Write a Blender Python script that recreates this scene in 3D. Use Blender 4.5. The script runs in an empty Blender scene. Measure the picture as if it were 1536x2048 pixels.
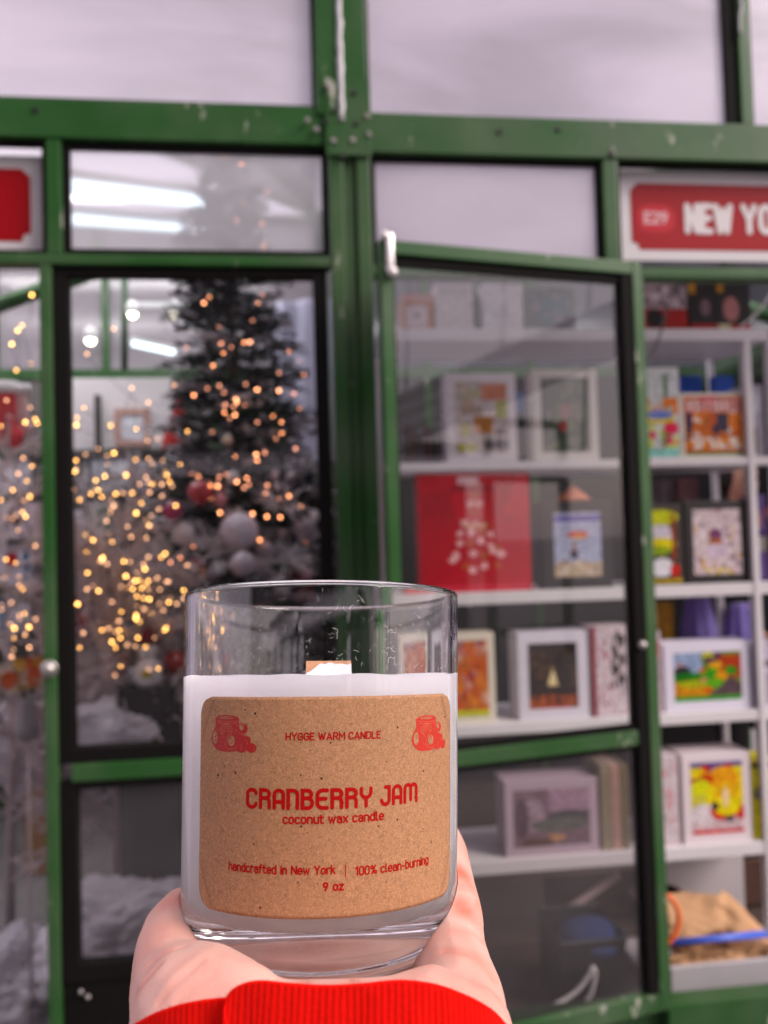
import bpy, bmesh, math, random
import numpy as np
from mathutils import Vector, Matrix, Quaternion
random.seed(7); rng = np.random.default_rng(7)
R = math.radians
SC = bpy.context.scene
COL = SC.collection

# ------------------------------------------------------------------ camera
CAM = Vector((0.0, 0.0, 1.55))
YAW, PITCH, ROLL = R(6.2), R(1.9), R(1.6)
FPX = 1537.0
fwd = Vector((math.sin(YAW)*math.cos(PITCH), math.cos(YAW)*math.cos(PITCH), math.sin(PITCH)))
rgt0 = Vector((math.cos(YAW), -math.sin(YAW), 0))
up0 = rgt0.cross(fwd).normalized()
rgt = rgt0*math.cos(ROLL) - up0*math.sin(ROLL)
upv = up0*math.cos(ROLL) + rgt0*math.sin(ROLL)
cam_data = bpy.data.cameras.new('camera'); cam = bpy.data.objects.new('camera', cam_data)
COL.objects.link(cam); SC.camera = cam
cam.matrix_world = Matrix(((rgt.x, upv.x, -fwd.x, CAM.x), (rgt.y, upv.y, -fwd.y, CAM.y), (rgt.z, upv.z, -fwd.z, CAM.z), (0, 0, 0, 1)))
cam_data.sensor_fit = 'VERTICAL'; cam_data.sensor_height = 36.0
cam_data.lens = 36.0*FPX/2048.0
cam_data.clip_start = 0.01; cam_data.clip_end = 300
cam_data.dof.use_dof = True
cam_data.dof.focus_distance = 0.203
cam_data.dof.aperture_fstop = cam_data.lens/2.15

# ------------------------------------------------------------------ sky, sun, exposure
w = bpy.data.worlds.new('World'); SC.world = w; w.use_nodes = True
nt = w.node_tree; bg = nt.nodes['Background']
sky = nt.nodes.new('ShaderNodeTexSky'); sky.sky_type = 'NISHITA'; sky.sun_disc = False
SUN_EL, SUN_AZ = R(36), R(122)           # azimuth measured clockwise from +Y: behind the camera, to its right
sky.sun_elevation = SUN_EL; sky.sun_rotation = SUN_AZ
sky.air_density = 1.0; sky.dust_density = 3.0
mixw = nt.nodes.new('ShaderNodeMix'); mixw.data_type = 'RGBA'; mixw.inputs[0].default_value = 0.72
mixw.inputs[7].default_value = (7.7, 6.2, 7.1, 1)     # even cloud cover over the clear sky
nt.links.new(sky.outputs[0], mixw.inputs[6]); nt.links.new(mixw.outputs[2], bg.inputs[0])
bg.inputs[1].default_value = 0.108
sd = bpy.data.lights.new('sun', 'SUN'); sun = bpy.data.objects.new('sun', sd); COL.objects.link(sun)
sd.energy = 1.9; sd.angle = R(28); sd.color = (1.0, 0.90, 0.84)
sdir = Vector((math.sin(SUN_AZ)*math.cos(SUN_EL), math.cos(SUN_AZ)*math.cos(SUN_EL), math.sin(SUN_EL)))
sun.rotation_euler = sdir.to_track_quat('Z', 'Y').to_euler()
SC.view_settings.view_transform = 'Standard'; SC.view_settings.look = 'None'
SC.view_settings.gamma = 1.0; SC.view_settings.use_curve_mapping = False
SC.view_settings.exposure = 0.92
SC.render.engine = 'CYCLES'
cy = SC.cycles
cy.use_denoising = True; cy.max_bounces = 14; cy.transmission_bounces = 12; cy.glossy_bounces = 5
cy.diffuse_bounces = 6; cy.transparent_max_bounces = 16; cy.sample_clamp_indirect = 15.0
cy.blur_glossy = 0.5

# ------------------------------------------------------------------ measuring helpers
def ray(px, py):
    return (fwd*FPX + rgt*(px-768.0) - upv*(py-1024.0)).normalized()
def at(px, py, Y):
    d = ray(px, py); return CAM + d*((Y-CAM.y)/d.y)
def c2w(x, y, z):                      # camera space (right, up, forward) -> world
    return CAM + rgt*x + upv*y + fwd*z
def cp(px, py, z):                     # a point z metres ahead of the lens
    return c2w((px-768.0)/FPX*z, -(py-1024.0)/FPX*z, z)

# ------------------------------------------------------------------ object helpers
def link(name, me, m=None, parent=None, mats=None):
    o = bpy.data.objects.new(name, me); COL.objects.link(o)
    if mats:
        for q in mats: me.materials.append(q)
    elif m is not None and len(me.materials) == 0: me.materials.append(m)
    if parent is not None: o.parent = parent
    return o
def tag(o, label=None, cat=None, group=None, kind=None):
    if label: o['label'] = label
    if cat: o['category'] = cat
    if group: o['group'] = group
    if kind: o['kind'] = kind
    return o
def thing(name, loc, label, cat, group=None):
    o = bpy.data.objects.new(name, None); COL.objects.link(o); o.location = loc
    o.empty_display_size = 0.05
    return tag(o, label, cat, group)
def adopt(child, parent):              # keep the child's world place (parents here are placed but unscaled)
    child.parent = parent
    child.matrix_parent_inverse = parent.matrix_basis.inverted()
    return child
def mesh_from(name, V, F, smooth=False):
    me = bpy.data.meshes.new(name); me.from_pydata([tuple(v) for v in V], [], F); me.update()
    if smooth: me.polygons.foreach_set('use_smooth', [True]*len(me.polygons))
    return me
def bm_to(name, bm, smooth=False):
    me = bpy.data.meshes.new(name); bm.to_mesh(me); bm.free()
    if smooth: me.polygons.foreach_set('use_smooth', [True]*len(me.polygons))
    return me
def bm_box(bm, x0, x1, y0, y1, z0, z1, mtx=None, bev=0.0):
    r = bmesh.ops.create_cube(bm, size=1.0)
    vs = r['verts']
    for v in vs:
        v.co = Vector((x0+(v.co.x+.5)*(x1-x0), y0+(v.co.y+.5)*(y1-y0), z0+(v.co.z+.5)*(z1-z0)))
    if bev > 0:
        es = list({e for v in vs for e in v.link_edges})
        r2 = bmesh.ops.bevel(bm, geom=es, offset=bev, segments=2, affect='EDGES', profile=0.6)
        vs = list({v for f in r2['faces'] for v in f.verts} | {v for v in vs if v.is_valid})
    if mtx is not None:
        bmesh.ops.transform(bm, matrix=mtx, verts=vs)
    return vs
def box(name, x0, x1, y0, y1, z0, z1, m, parent=None, bev=0.002, mtx=None):
    bm = bmesh.new(); bm_box(bm, min(x0,x1), max(x0,x1), min(y0,y1), max(y0,y1), min(z0,z1), max(z0,z1), mtx, bev)
    o = link(name, bm_to(name, bm), m)
    if parent is not None: adopt(o, parent)
    return o
def tube(pts, r, n=8, closed=False, caps=True):
    """vertices and faces of a tube along pts; r a number or list"""
    pts = [Vector(p) for p in pts]; N = len(pts)
    rs = r if isinstance(r, (list, tuple)) else [r]*N
    V, F = [], []
    prev = None
    for i, p in enumerate(pts):
        a = pts[max(i-1, 0)]; b = pts[min(i+1, N-1)]
        t = (b-a).normalized() if (b-a).length > 1e-9 else Vector((0, 0, 1))
        if prev is None:
            u = t.orthogonal().normalized()
        else:
            u = (prev - t*prev.dot(t)).normalized()
        prev = u; v = t.cross(u)
        for k in range(n):
            an = 2*math.pi*k/n
            V.append(p + (u*math.cos(an)+v*math.sin(an))*rs[i])
    for i in range(N-1):
        for k in range(n):
            F.append((i*n+k, i*n+(k+1) % n, (i+1)*n+(k+1) % n, (i+1)*n+k))
    if caps:
        F.append(tuple(range(n-1, -1, -1))); F.append(tuple((N-1)*n+k for k in range(n)))
    return V, F
def tube_obj(name, pts, r, m, parent=None, n=8):
    V, F = tube(pts, r, n); o = link(name, mesh_from(name, V, F, True), m)
    if parent is not None: adopt(o, parent)
    return o
def lathe(prof, n=96, z_axis=True):
    V, F = [], []
    for (r, z) in prof:
        for k in range(n):
            a = 2*math.pi*k/n; V.append((r*math.cos(a), r*math.sin(a), z))
    M = len(prof)
    for i in range(M-1):
        for k in range(n):
            F.append((i*n+k, i*n+(k+1) % n, (i+1)*n+(k+1) % n, (i+1)*n+k))
    return V, F
def smoothpath(pts, n=6):
    pts = [Vector(p) for p in pts]; out = []
    for i in range(len(pts)-1):
        p0 = pts[max(i-1, 0)]; p1 = pts[i]; p2 = pts[i+1]; p3 = pts[min(i+2, len(pts)-1)]
        for k in range(n):
            t = k/n
            out.append(0.5*((2*p1)+(-p0+p2)*t+(2*p0-5*p1+4*p2-p3)*t*t+(-p0+3*p1-3*p2+p3)*t**3))
    out.append(pts[-1]); return out

# ------------------------------------------------------------------ materials
def lin(c):
    c = [x/255.0 for x in c]
    return tuple((x/12.92 if x <= .04045 else ((x+.055)/1.055)**2.4) for x in c)
MATS = {}
def mat(name, col, rough=.6, var=.12, scale=8.0, bump=.0, bscale=60.0, metal=0.0, spec=.5, coat=0.0, sheen=0.0, sss=0.0, stretch=None):
    if name in MATS: return MATS[name]
    m = bpy.data.materials.new(name); m.use_nodes = True; n = m.node_tree.nodes; l = m.node_tree.links
    p = n['Principled BSDF']
    tc = n.new('ShaderNodeTexCoord'); mp = n.new('ShaderNodeMapping'); l.new(tc.outputs['Object'], mp.inputs[0])
    if stretch: mp.inputs['Scale'].default_value = stretch
    nz = n.new('ShaderNodeTexNoise'); nz.inputs['Scale'].default_value = scale; nz.inputs['Detail'].default_value = 6
    l.new(mp.outputs[0], nz.inputs['Vector'])
    mx = n.new('ShaderNodeMix'); mx.data_type = 'RGBA'
    mx.inputs[6].default_value = (*[max(0, c*(1-var)) for c in col], 1); mx.inputs[7].default_value = (*[min(1, c*(1+var)) for c in col], 1)
    l.new(nz.outputs['Fac'], mx.inputs[0]); l.new(mx.outputs[2], p.inputs['Base Color'])
    mr = n.new('ShaderNodeMapRange'); mr.inputs[3].default_value = max(0.02, rough-.08); mr.inputs[4].default_value = min(1, rough+.08)
    l.new(nz.outputs['Fac'], mr.inputs[0]); l.new(mr.outputs[0], p.inputs['Roughness'])
    p.inputs['Metallic'].default_value = metal; p.inputs['Specular IOR Level'].default_value = spec
    p.inputs['Coat Weight'].default_value = coat; p.inputs['Sheen Weight'].default_value = sheen
    if sss > 0:
        p.inputs['Subsurface Weight'].default_value = sss; p.inputs['Subsurface Radius'].default_value = (1, .35, .2)
        p.inputs['Subsurface Scale'].default_value = .004
    if bump > 0:
        nb = n.new('ShaderNodeTexNoise'); nb.inputs['Scale'].default_value = bscale; nb.inputs['Detail'].default_value = 8
        l.new(mp.outputs[0], nb.inputs['Vector'])
        bp = n.new('ShaderNodeBump'); bp.inputs['Strength'].default_value = bump; bp.inputs['Distance'].default_value = .002
        l.new(nb.outputs['Fac'], bp.inputs['Height']); l.new(bp.outputs[0], p.inputs['Normal'])
    MATS[name] = m; return m
def emis(name, col, strength):
    if name in MATS: return MATS[name]
    m = bpy.data.materials.new(name); m.use_nodes = True; p = m.node_tree.nodes['Principled BSDF']
    p.inputs['Base Color'].default_value = (.8, .8, .8, 1); p.inputs['Emission Color'].default_value = (*col, 1)
    p.inputs['Emission Strength'].default_value = strength
    MATS[name] = m; return m
def poly_mat(name, clear, tint, ribs=True):
    """twin wall polycarbonate: part translucent haze, part clear, fine upright ribs, surface gloss"""
    m = bpy.data.materials.new(name); m.use_nodes = True; n = m.node_tree.nodes; l = m.node_tree.links
    n.remove(n['Principled BSDF']); out = n['Material Output']
    df = n.new('ShaderNodeBsdfDiffuse'); tr = n.new('ShaderNodeBsdfTranslucent'); ts = n.new('ShaderNodeBsdfTransparent') if clear < .4 or clear > .45 else n.new('ShaderNodeBsdfRefraction'); gl = n.new('ShaderNodeBsdfGlossy')
    if 'IOR' in ts.inputs: ts.inputs['IOR'].default_value = 1.05; ts.inputs['Roughness'].default_value = .32
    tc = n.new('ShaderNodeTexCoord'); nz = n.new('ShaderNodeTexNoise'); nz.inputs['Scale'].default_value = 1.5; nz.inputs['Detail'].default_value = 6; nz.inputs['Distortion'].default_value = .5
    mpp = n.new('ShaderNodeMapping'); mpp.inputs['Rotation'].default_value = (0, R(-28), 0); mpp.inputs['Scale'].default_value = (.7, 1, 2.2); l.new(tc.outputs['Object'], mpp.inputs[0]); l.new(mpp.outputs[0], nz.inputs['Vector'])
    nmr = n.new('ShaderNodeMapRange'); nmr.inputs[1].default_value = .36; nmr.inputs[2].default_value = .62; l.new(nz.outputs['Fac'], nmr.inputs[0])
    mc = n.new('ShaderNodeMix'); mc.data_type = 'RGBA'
    mc.inputs[6].default_value = (*[c*.78 for c in tint], 1); mc.inputs[7].default_value = (*[min(.97, c*1.12) for c in tint], 1)  # soft diagonal mottling: cloud reflections painted into the pane colour
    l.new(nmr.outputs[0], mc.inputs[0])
    for b in (df, tr): l.new(mc.outputs[2], b.inputs['Color'])
    ts.inputs['Color'].default_value = (.92, .93, .95, 1); gl.inputs['Roughness'].default_value = .12
    a = n.new('ShaderNodeMixShader'); a.inputs[0].default_value = .55; l.new(df.outputs[0], a.inputs[1]); l.new(tr.outputs[0], a.inputs[2])
    b = n.new('ShaderNodeMixShader'); l.new(a.outputs[0], b.inputs[1]); l.new(ts.outputs[0], b.inputs[2])
    wv = n.new('ShaderNodeTexWave'); wv.wave_type = 'BANDS'; wv.bands_direction = 'X'; wv.inputs['Scale'].default_value = 34.0 if ribs else 1
    wv.inputs['Distortion'].default_value = 0.0
    l.new(tc.outputs['Object'], wv.inputs['Vector'])
    mr = n.new('ShaderNodeMapRange'); mr.inputs[3].default_value = clear*.7; mr.inputs[4].default_value = min(1, clear*1.25)
    l.new(wv.outputs['Fac'], mr.inputs[0]); l.new(mr.outputs[0], b.inputs[0])
    fr = n.new('ShaderNodeFresnel'); fr.inputs[0].default_value = 1.5
    bp = n.new('ShaderNodeBump'); bp.inputs['Strength'].default_value = .35; bp.inputs['Distance'].default_value = .001
    l.new(wv.outputs['Fac'], bp.inputs['Height'])
    l.new(bp.outputs[0], gl.inputs['Normal'])
    c = n.new('ShaderNodeMixShader'); l.new(fr.outputs[0], c.inputs[0]); l.new(b.outputs[0], c.inputs[1]); l.new(gl.outputs[0], c.inputs[2])
    l.new(c.outputs[0], out.inputs[0]); MATS[name] = m; return m
def pane_mat(name, refl=1.0, grime=.06, tint=(.93, .95, .94)):
    """thin window glass with a little grime"""
    m = bpy.data.materials.new(name); m.use_nodes = True; n = m.node_tree.nodes; l = m.node_tree.links
    n.remove(n['Principled BSDF']); out = n['Material Output']
    ts = n.new('ShaderNodeBsdfTransparent'); ts.inputs['Color'].default_value = (*tint, 1)
    gl = n.new('ShaderNodeBsdfGlossy'); gl.inputs['Roughness'].default_value = .015
    df = n.new('ShaderNodeBsdfDiffuse'); df.inputs['Color'].default_value = (.55, .50, .53, 1)
    tc = n.new('ShaderNodeTexCoord'); nz = n.new('ShaderNodeTexNoise'); nz.inputs['Scale'].default_value = 2.6; nz.inputs['Detail'].default_value = 7
    mp = n.new('ShaderNodeMapping'); mp.inputs['Scale'].default_value = (1.0, 1.0, 1.6); mp.inputs['Rotation'].default_value = (0, R(35), 0)
    l.new(tc.outputs['Object'], mp.inputs[0]); l.new(mp.outputs[0], nz.inputs['Vector'])
    mr = n.new('ShaderNodeMapRange'); mr.inputs[1].default_value = .35; mr.inputs[2].default_value = .75
    mr.inputs[3].default_value = grime*.25; mr.inputs[4].default_value = grime*1.6; l.new(nz.outputs['Fac'], mr.inputs[0])
    a = n.new('ShaderNodeMixShader'); l.new(mr.outputs[0], a.inputs[0]); l.new(ts.outputs[0], a.inputs[1]); l.new(df.outputs[0], a.inputs[2])
    fr = n.new('ShaderNodeFresnel'); fr.inputs[0].default_value = 1.52
    mu = n.new('ShaderNodeMath'); mu.operation = 'MULTIPLY'; mu.inputs[1].default_value = 1.9*refl; mu.use_clamp = True
    l.new(fr.outputs[0], mu.inputs[0])
    c = n.new('ShaderNodeMixShader'); l.new(mu.outputs[0], c.inputs[0]); l.new(a.outputs[0], c.inputs[1]); l.new(gl.outputs[0], c.inputs[2])
    l.new(c.outputs[0], out.inputs[0]); MATS[name] = m; return m
def painted_green():
    """glossy green paint, scuffed through to pale primer along edges and in chips"""
    m = mat('green_paint', (.019, .080, .017), rough=.38, var=.3, scale=5, spec=.28, bump=.15, bscale=90)
    n = m.node_tree.nodes; l = m.node_tree.links; p = n['Principled BSDF']
    base = p.inputs['Base Color'].links[0].from_socket
    tc = n.new('ShaderNodeTexCoord'); geo = n.new('ShaderNodeNewGeometry')
    mp = n.new('ShaderNodeMapping'); mp.inputs['Scale'].default_value = (1, 1, .35); l.new(geo.outputs['Position'], mp.inputs[0])
    nz = n.new('ShaderNodeTexNoise'); nz.inputs['Scale'].default_value = 21; nz.inputs['Detail'].default_value = 9; nz.inputs['Roughness'].default_value = .65
    l.new(mp.outputs[0], nz.inputs['Vector'])
    cr = n.new('ShaderNodeMapRange'); cr.inputs[1].default_value = .625; cr.inputs[2].default_value = .68; l.new(nz.outputs['Fac'], cr.inputs[0])
    nz2 = n.new('ShaderNodeTexNoise'); nz2.inputs['Scale'].default_value = 3.2; nz2.inputs['Detail'].default_value = 3; l.new(geo.outputs['Position'], nz2.inputs['Vector'])
    cr2 = n.new('ShaderNodeMapRange'); cr2.inputs[1].default_value = .42; cr2.inputs[2].default_value = .72; cr2.inputs[4].default_value = .45; l.new(nz2.outputs['Fac'], cr2.inputs[0])
    mxd = n.new('ShaderNodeMix'); mxd.data_type = 'RGBA'; mxd.inputs[7].default_value = (.12, .15, .10, 1)   # chalky sun-faded dust film
    l.new(cr2.outputs[0], mxd.inputs[0]); l.new(base, mxd.inputs[6])
    mx = n.new('ShaderNodeMix'); mx.data_type = 'RGBA'; mx.inputs[7].default_value = (.42, .42, .36, 1)
    l.new(cr.outputs[0], mx.inputs[0]); l.new(mxd.outputs[2], mx.inputs[6]); l.new(mx.outputs[2], p.inputs['Base Color'])
    return m
GREEN = painted_green()
BLACK = mat('black_rubber', (.006, .005, .005), .8, .3, spec=.12)
WHITE = mat('white_shelf_paint', (.64, .61, .63), .45, .05, 4, .05)
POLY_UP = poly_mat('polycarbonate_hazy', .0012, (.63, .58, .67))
POLY_CLEAR = poly_mat('polycarbonate_clearer', .42, (.78, .77, .82))
ROOFM = poly_mat('roof_polycarbonate', .50, (.95, .95, .95))
PANE = pane_mat('door_glass', .55, .012)
PANE_D = pane_mat('open_door_glass', .95, .02)
PANE_LOW = pane_mat('dirty_low_glass', .9, .05, (.70, .68, .69))  # reflected veil and dimness of the low panes painted as haze and tint
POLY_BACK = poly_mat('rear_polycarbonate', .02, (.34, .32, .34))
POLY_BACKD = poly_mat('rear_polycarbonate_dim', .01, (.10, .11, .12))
PANE2 = pane_mat('side_glass', .15, .008, (.97, .98, .97))
STEEL = mat('worn_steel', (.45, .42, .40), .38, .25, 40, metal=.8)
KRAFT = mat('kraft_paper', (.43, .245, .12), .8, .12, 25, .5, 150)
# ------------------------------------------------------------------ flat print: a grid whose cells carry ink colours
def art(name, wd, ht, shapes, nx=48, ny=58, noise=.10, seed=0, bgc=(200, 190, 195)):
    """a sheet of wd x ht metres in the XZ plane (facing -Y); cells coloured by the list of shapes"""
    g = np.random.default_rng(seed)
    u = (np.arange(nx)+.5)/nx; v = (np.arange(ny)+.5)/ny
    U, Vv = np.meshgrid(u, v)
    C = np.zeros((ny, nx, 3)); C[:] = bgc
    for s in shapes:
        k = s[0]
        if k == 'r': M = (U >= s[1]) & (U <= s[3]) & (Vv >= s[2]) & (Vv <= s[4]); col = s[5]
        elif k == 'e': M = ((U-s[1])/s[3])**2+((Vv-s[2])/s[4])**2 <= 1; col = s[5]
        elif k == 't': # triangle up: base u0,u1 at v0, apex at v1
            h = np.clip((Vv-s[3])/(s[4]-s[3]), 0, 1); mid = (s[1]+s[2])/2; hw = (s[2]-s[1])/2*(1-h)
            M = (Vv >= s[3]) & (Vv <= s[4]) & (np.abs(U-mid) <= hw); col = s[5]
        elif k == 'p': # random patches inside a rect: colours list, count, size
            for _ in range(s[6]):
                cu, cv = g.uniform(s[1], s[3]), g.uniform(s[2], s[4]); ru, rv = s[7]*g.uniform(.4, 1.3), s[7]*g.uniform(.4, 1.3)
                M = (((U-cu)/ru)**2+((Vv-cv)/rv)**2 <= 1) & (U >= s[1]) & (U <= s[3]) & (Vv >= s[2]) & (Vv <= s[4])
                C[M] = s[5][g.integers(len(s[5]))]
            continue
        C[M] = col
    C = np.clip(C*(1+g.normal(0, noise, (ny, nx, 1))), 0, 255)/255.0
    L = np.where(C <= .04045, C/12.92, ((C+.055)/1.055)**2.4)
    xs = np.linspace(-wd/2, wd/2, nx+1); zs = np.linspace(0, ht, ny+1)
    V = [(x, 0, z) for z in zs for x in xs]
    F = [(j*(nx+1)+i, j*(nx+1)+i+1, (j+1)*(nx+1)+i+1, (j+1)*(nx+1)+i) for j in range(ny) for i in range(nx)]
    me = mesh_from(name, V, F)
    a = me.color_attributes.new('ink', 'FLOAT_COLOR', 'CORNER')
    arr = np.ones((ny*nx, 4, 4)); arr[:, :, :3] = L.reshape(-1, 1, 3)
    a.data.foreach_set('color', arr.ravel())
    me.materials.append(INK); return me
INK = bpy.data.materials.new('printed_ink'); INK.use_nodes = True
_p = INK.node_tree.nodes['Principled BSDF']; _a = INK.node_tree.nodes.new('ShaderNodeVertexColor'); _a.layer_name = 'ink'
_h = INK.node_tree.nodes.new('ShaderNodeHueSaturation'); _h.inputs['Saturation'].default_value = 1.25; _h.inputs['Value'].default_value = .88
INK.node_tree.links.new(_a.outputs[0], _h.inputs['Color']); INK.node_tree.links.new(_h.outputs[0], _p.inputs['Base Color']); _p.inputs['Roughness'].default_value = .4; _p.inputs['Specular IOR Level'].default_value = .25

# ------------------------------------------------------------------ ground
GZ = 0.0
def plane_obj(name, x0, x1, y0, y1, z, m, nx=1, ny=1, amp=0, seed=1):
    g = np.random.default_rng(seed); V = []; F = []
    for j in range(ny+1):
        for i in range(nx+1):
            V.append((x0+(x1-x0)*i/nx, y0+(y1-y0)*j/ny, z+amp*g.uniform(-1, 1)))
    for j in range(ny):
        for i in range(nx): F.append((j*(nx+1)+i, j*(nx+1)+i+1, (j+1)*(nx+1)+i+1, (j+1)*(nx+1)+i))
    return link(name, mesh_from(name, V, F, amp > 0), m)
tag(plane_obj('ground', -150, 150, -150, 150, 0, mat('grey_paving', (.16, .15, .15), .85, .3, 1.5, .4, 30)), kind='structure')

# ------------------------------------------------------------------ the kiosk walls (plane y = Y0, parallel to world X)
Y0 = 2.0
def X(px, py=1075, Y=Y0): return at(px, py, Y).x
def Z(px, py, Y=Y0): return at(px, py, Y).z
zh1 = Z(768, 222); zh0 = Z(768, 303)          # header rail top and bottom
zt1 = Z(1400, 536); zt0 = Z(1400, 557)        # transom rail
ztl1 = Z(400, 510); ztl0 = Z(400, 531)
ztop = 3.45
zk = Z(1430, 2022)                            # top of base rail
DEPTH = 2.6
YB = Y0 + DEPTH
xpL0, xpL1 = X(634, 250), X(683, 250); xpR0, xpR1 = xpL1+.002, X(736, 250)
XL = -2.35; XR = 2.75                          # outer corners

def member(k, name, x0, x1, z0, z1, y0=Y0, y1=Y0+.05, m=GREEN, bev=.004):
    return box(name, x0, x1, y0, y1, z0, z1, m, k, bev)
def frame_strip(k, name, x0, x1, z0, z1, t, y0, y1, m, tt=None):
    """one rubber gasket: four strips of width t inside the opening (tt for the top one)"""
    tt = tt or t; bm = bmesh.new()
    bm_box(bm, x0, x0+t, y0, y1, z0, z1); bm_box(bm, x1-t, x1, y0, y1, z0, z1)
    bm_box(bm, x0+t, x1-t, y0+.0005, y1, z1-tt, z1); bm_box(bm, x0+t, x1-t, y0+.0005, y1, z0, z0+t)
    o = link(name, bm_to(name, bm), m); adopt(o, k); return o
def pane(k, x0, x1, z0, z1, y, m, name='pane', nx=1):
    bm = bmesh.new(); bm_box(bm, x0, x1, y, y+.004, z0, z1) if False else None
    V = [(x0, y, z0), (x1, y, z0), (x1, y, z1), (x0, y, z1)]; bm.free()
    o = link(name, mesh_from(name, V, [(0, 1, 2, 3)]), m)
    s = o.modifiers.new('thickness', 'SOLIDIFY'); s.thickness = .0 if m in (PANE, PANE2) else .0
    o.modifiers.remove(s); adopt(o, k); return o

LK = thing('market_kiosk', (XL, Y0, 0), 'green framed glass market kiosk with the lit christmas tree inside', 'kiosk', 'green glazed market kiosks')
RK = thing('market_kiosk', (xpR0, Y0, 0), 'green framed market kiosk selling puzzles, red shop sign over its open door', 'kiosk', 'green glazed market kiosks')

# --- posts
xf = [X(667, 700), X(696, 700), X(722, 700), X(750, 700)]
member(LK, 'corner_post', xpL0, xpL1, zh1-.02, ztop, Y0-.012, Y0+.05)
member(RK, 'corner_post', xpR0, xpR1, zh1-.02, ztop, Y0-.012, Y0+.05)
tube_obj('sealant_bead', [(xpL1+.001+random.uniform(-.002, .002), Y0-.014, z) for z in np.linspace(zh1-.04, ztop, 40)], [random.uniform(.006, .010) for _ in range(40)], mat('grey_sealant', (.5, .5, .52), .5, .2, 30), LK, 8)
member(LK, 'corner_post', xf[0], xf[1], .05, zh1-.0225, Y0-.006, Y0+.05)
member(LK, 'post_channel', xf[1]+.0005, xf[2]-.0005, .05, zh1-.0225, Y0+.006, Y0+.045)
member(RK, 'corner_post', xf[2], xf[3], .05, zh1-.0225, Y0-.006, Y0+.05)
xjc = X(690, 250)
# joint plate with bolts
pl = member(LK, 'joint_plate', X(652, 300), X(742, 300), zh0-.02, zh1+.075, Y0-.016, Y0-.0125, GREEN, .001)
for (bx, by, c) in [(652, 176, 0), (708, 185, 0), (668, 222, 0), (713, 246, 0), (652, 243, 0), (667, 281, 1), (706, 280, 1), (686, 312, 0), (633, 258, 1), (615, 240, 1), (738, 268, 1), (735, 232, 1)]:
    p = at(bx, by, Y0-.018)
    bm = bmesh.new(); bmesh.ops.create_cone(bm, cap_ends=True, segments=10, radius1=.0085, radius2=.006, depth=.007, matrix=Matrix.Translation(p) @ Matrix.Rotation(R(90), 4, 'X'))
    adopt(link('bolt', bm_to('bolt', bm, False), STEEL if c else mat('dark_bolt', (.012, .014, .012), .5)), LK)
# --- header and transom rails
member(LK, 'header_rail', XL, xf[0]-.0005, zh0+.012, zh1+.004, Y0-.004, Y0+.05)
member(RK, 'header_rail', xpR1+.0005, XR, zh0-.004, zh1-.006, Y0-.004, Y0+.05)
for kx, ky in [(70, 219), (1118, 257), (1224, 306), (1000, 262)]:
    p = at(kx, ky, Y0-.006); bm = bmesh.new(); bmesh.ops.create_cone(bm, cap_ends=True, segments=10, radius1=.009, radius2=.007, depth=.006, matrix=Matrix.Translation(p) @ Matrix.Rotation(R(90), 4, 'X'))
    adopt(link('bolt', bm_to('bolt', bm), mat('dark_bolt', (.012, .014, .012), .5)), LK if kx < 700 else RK)
xm0, xm1 = X(92, 400), X(122, 400)             # mullion over the door of the tree kiosk
member(LK, 'mullion', xm0, xm1, ztl1+.0005, zh0+.0115, Y0, Y0+.045)
member(LK, 'transom_rail', XL, xf[0]-.0005, ztl0, ztl1, Y0-.002, Y0+.045)
xs0, xs1 = X(79, 700), X(103, 700)
member(LK, 'door_stile', xs0, xs1, .05, ztl0-.0005, Y0, Y0+.04)
xr0, xr1 = X(1208, 420), X(1238, 420)
member(RK, 'mullion', xr0, xr1, zt1+.0005, zh0-.0045, Y0, Y0+.045)
member(RK, 'transom_rail', xf[3]+.0005, XR, zt0, zt1, Y0-.002, Y0+.045)
xu0, xu1 = X(1480, 150), X(1504, 150)
member(RK, 'mullion', xu0, xu1, zh1-.0055, ztop, Y0, Y0+.045)
tube_obj('sealant_bead', [at(1481+random.uniform(-2, 2), y, Y0-.003) for y in range(-160, 72, 10)], [random.uniform(.003, .005) for _ in range(24)], MATS['grey_sealant'], RK, 6)
# --- upper panes
def glazed(k, x0, x1, z0, z1, m, t=.014, tt=None, y=Y0+.02, name='pane', right_t=None):
    frame_strip(k, 'gasket', x0, x1, z0, z1, t, y-.008, y+.012, BLACK, tt)
    pane(k, x0+t*.5, x1-t*.5, z0+t*.5, z1-t*.5, y+.004, m, name)
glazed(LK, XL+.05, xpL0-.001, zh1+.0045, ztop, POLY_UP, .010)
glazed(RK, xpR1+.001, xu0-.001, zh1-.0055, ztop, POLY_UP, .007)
box('gasket', X(1455, 150), xu0-.001, Y0+.008, Y0+.034, zh1-.005, ztop, BLACK, RK, .0)
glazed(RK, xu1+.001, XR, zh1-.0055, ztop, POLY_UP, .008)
glazed(LK, xm1+.001, xf[0]-.002, ztl1+.001, zh0+.011, POLY_CLEAR, .017)
glazed(LK, XL+.05, xm0-.001, ztl1+.001, zh0+.011, PANE2, .012)
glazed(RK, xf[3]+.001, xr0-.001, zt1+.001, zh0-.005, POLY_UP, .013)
glazed(RK, xr1+.001, XR, zt1+.001, zh0-.005, PANE2, .009)
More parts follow.
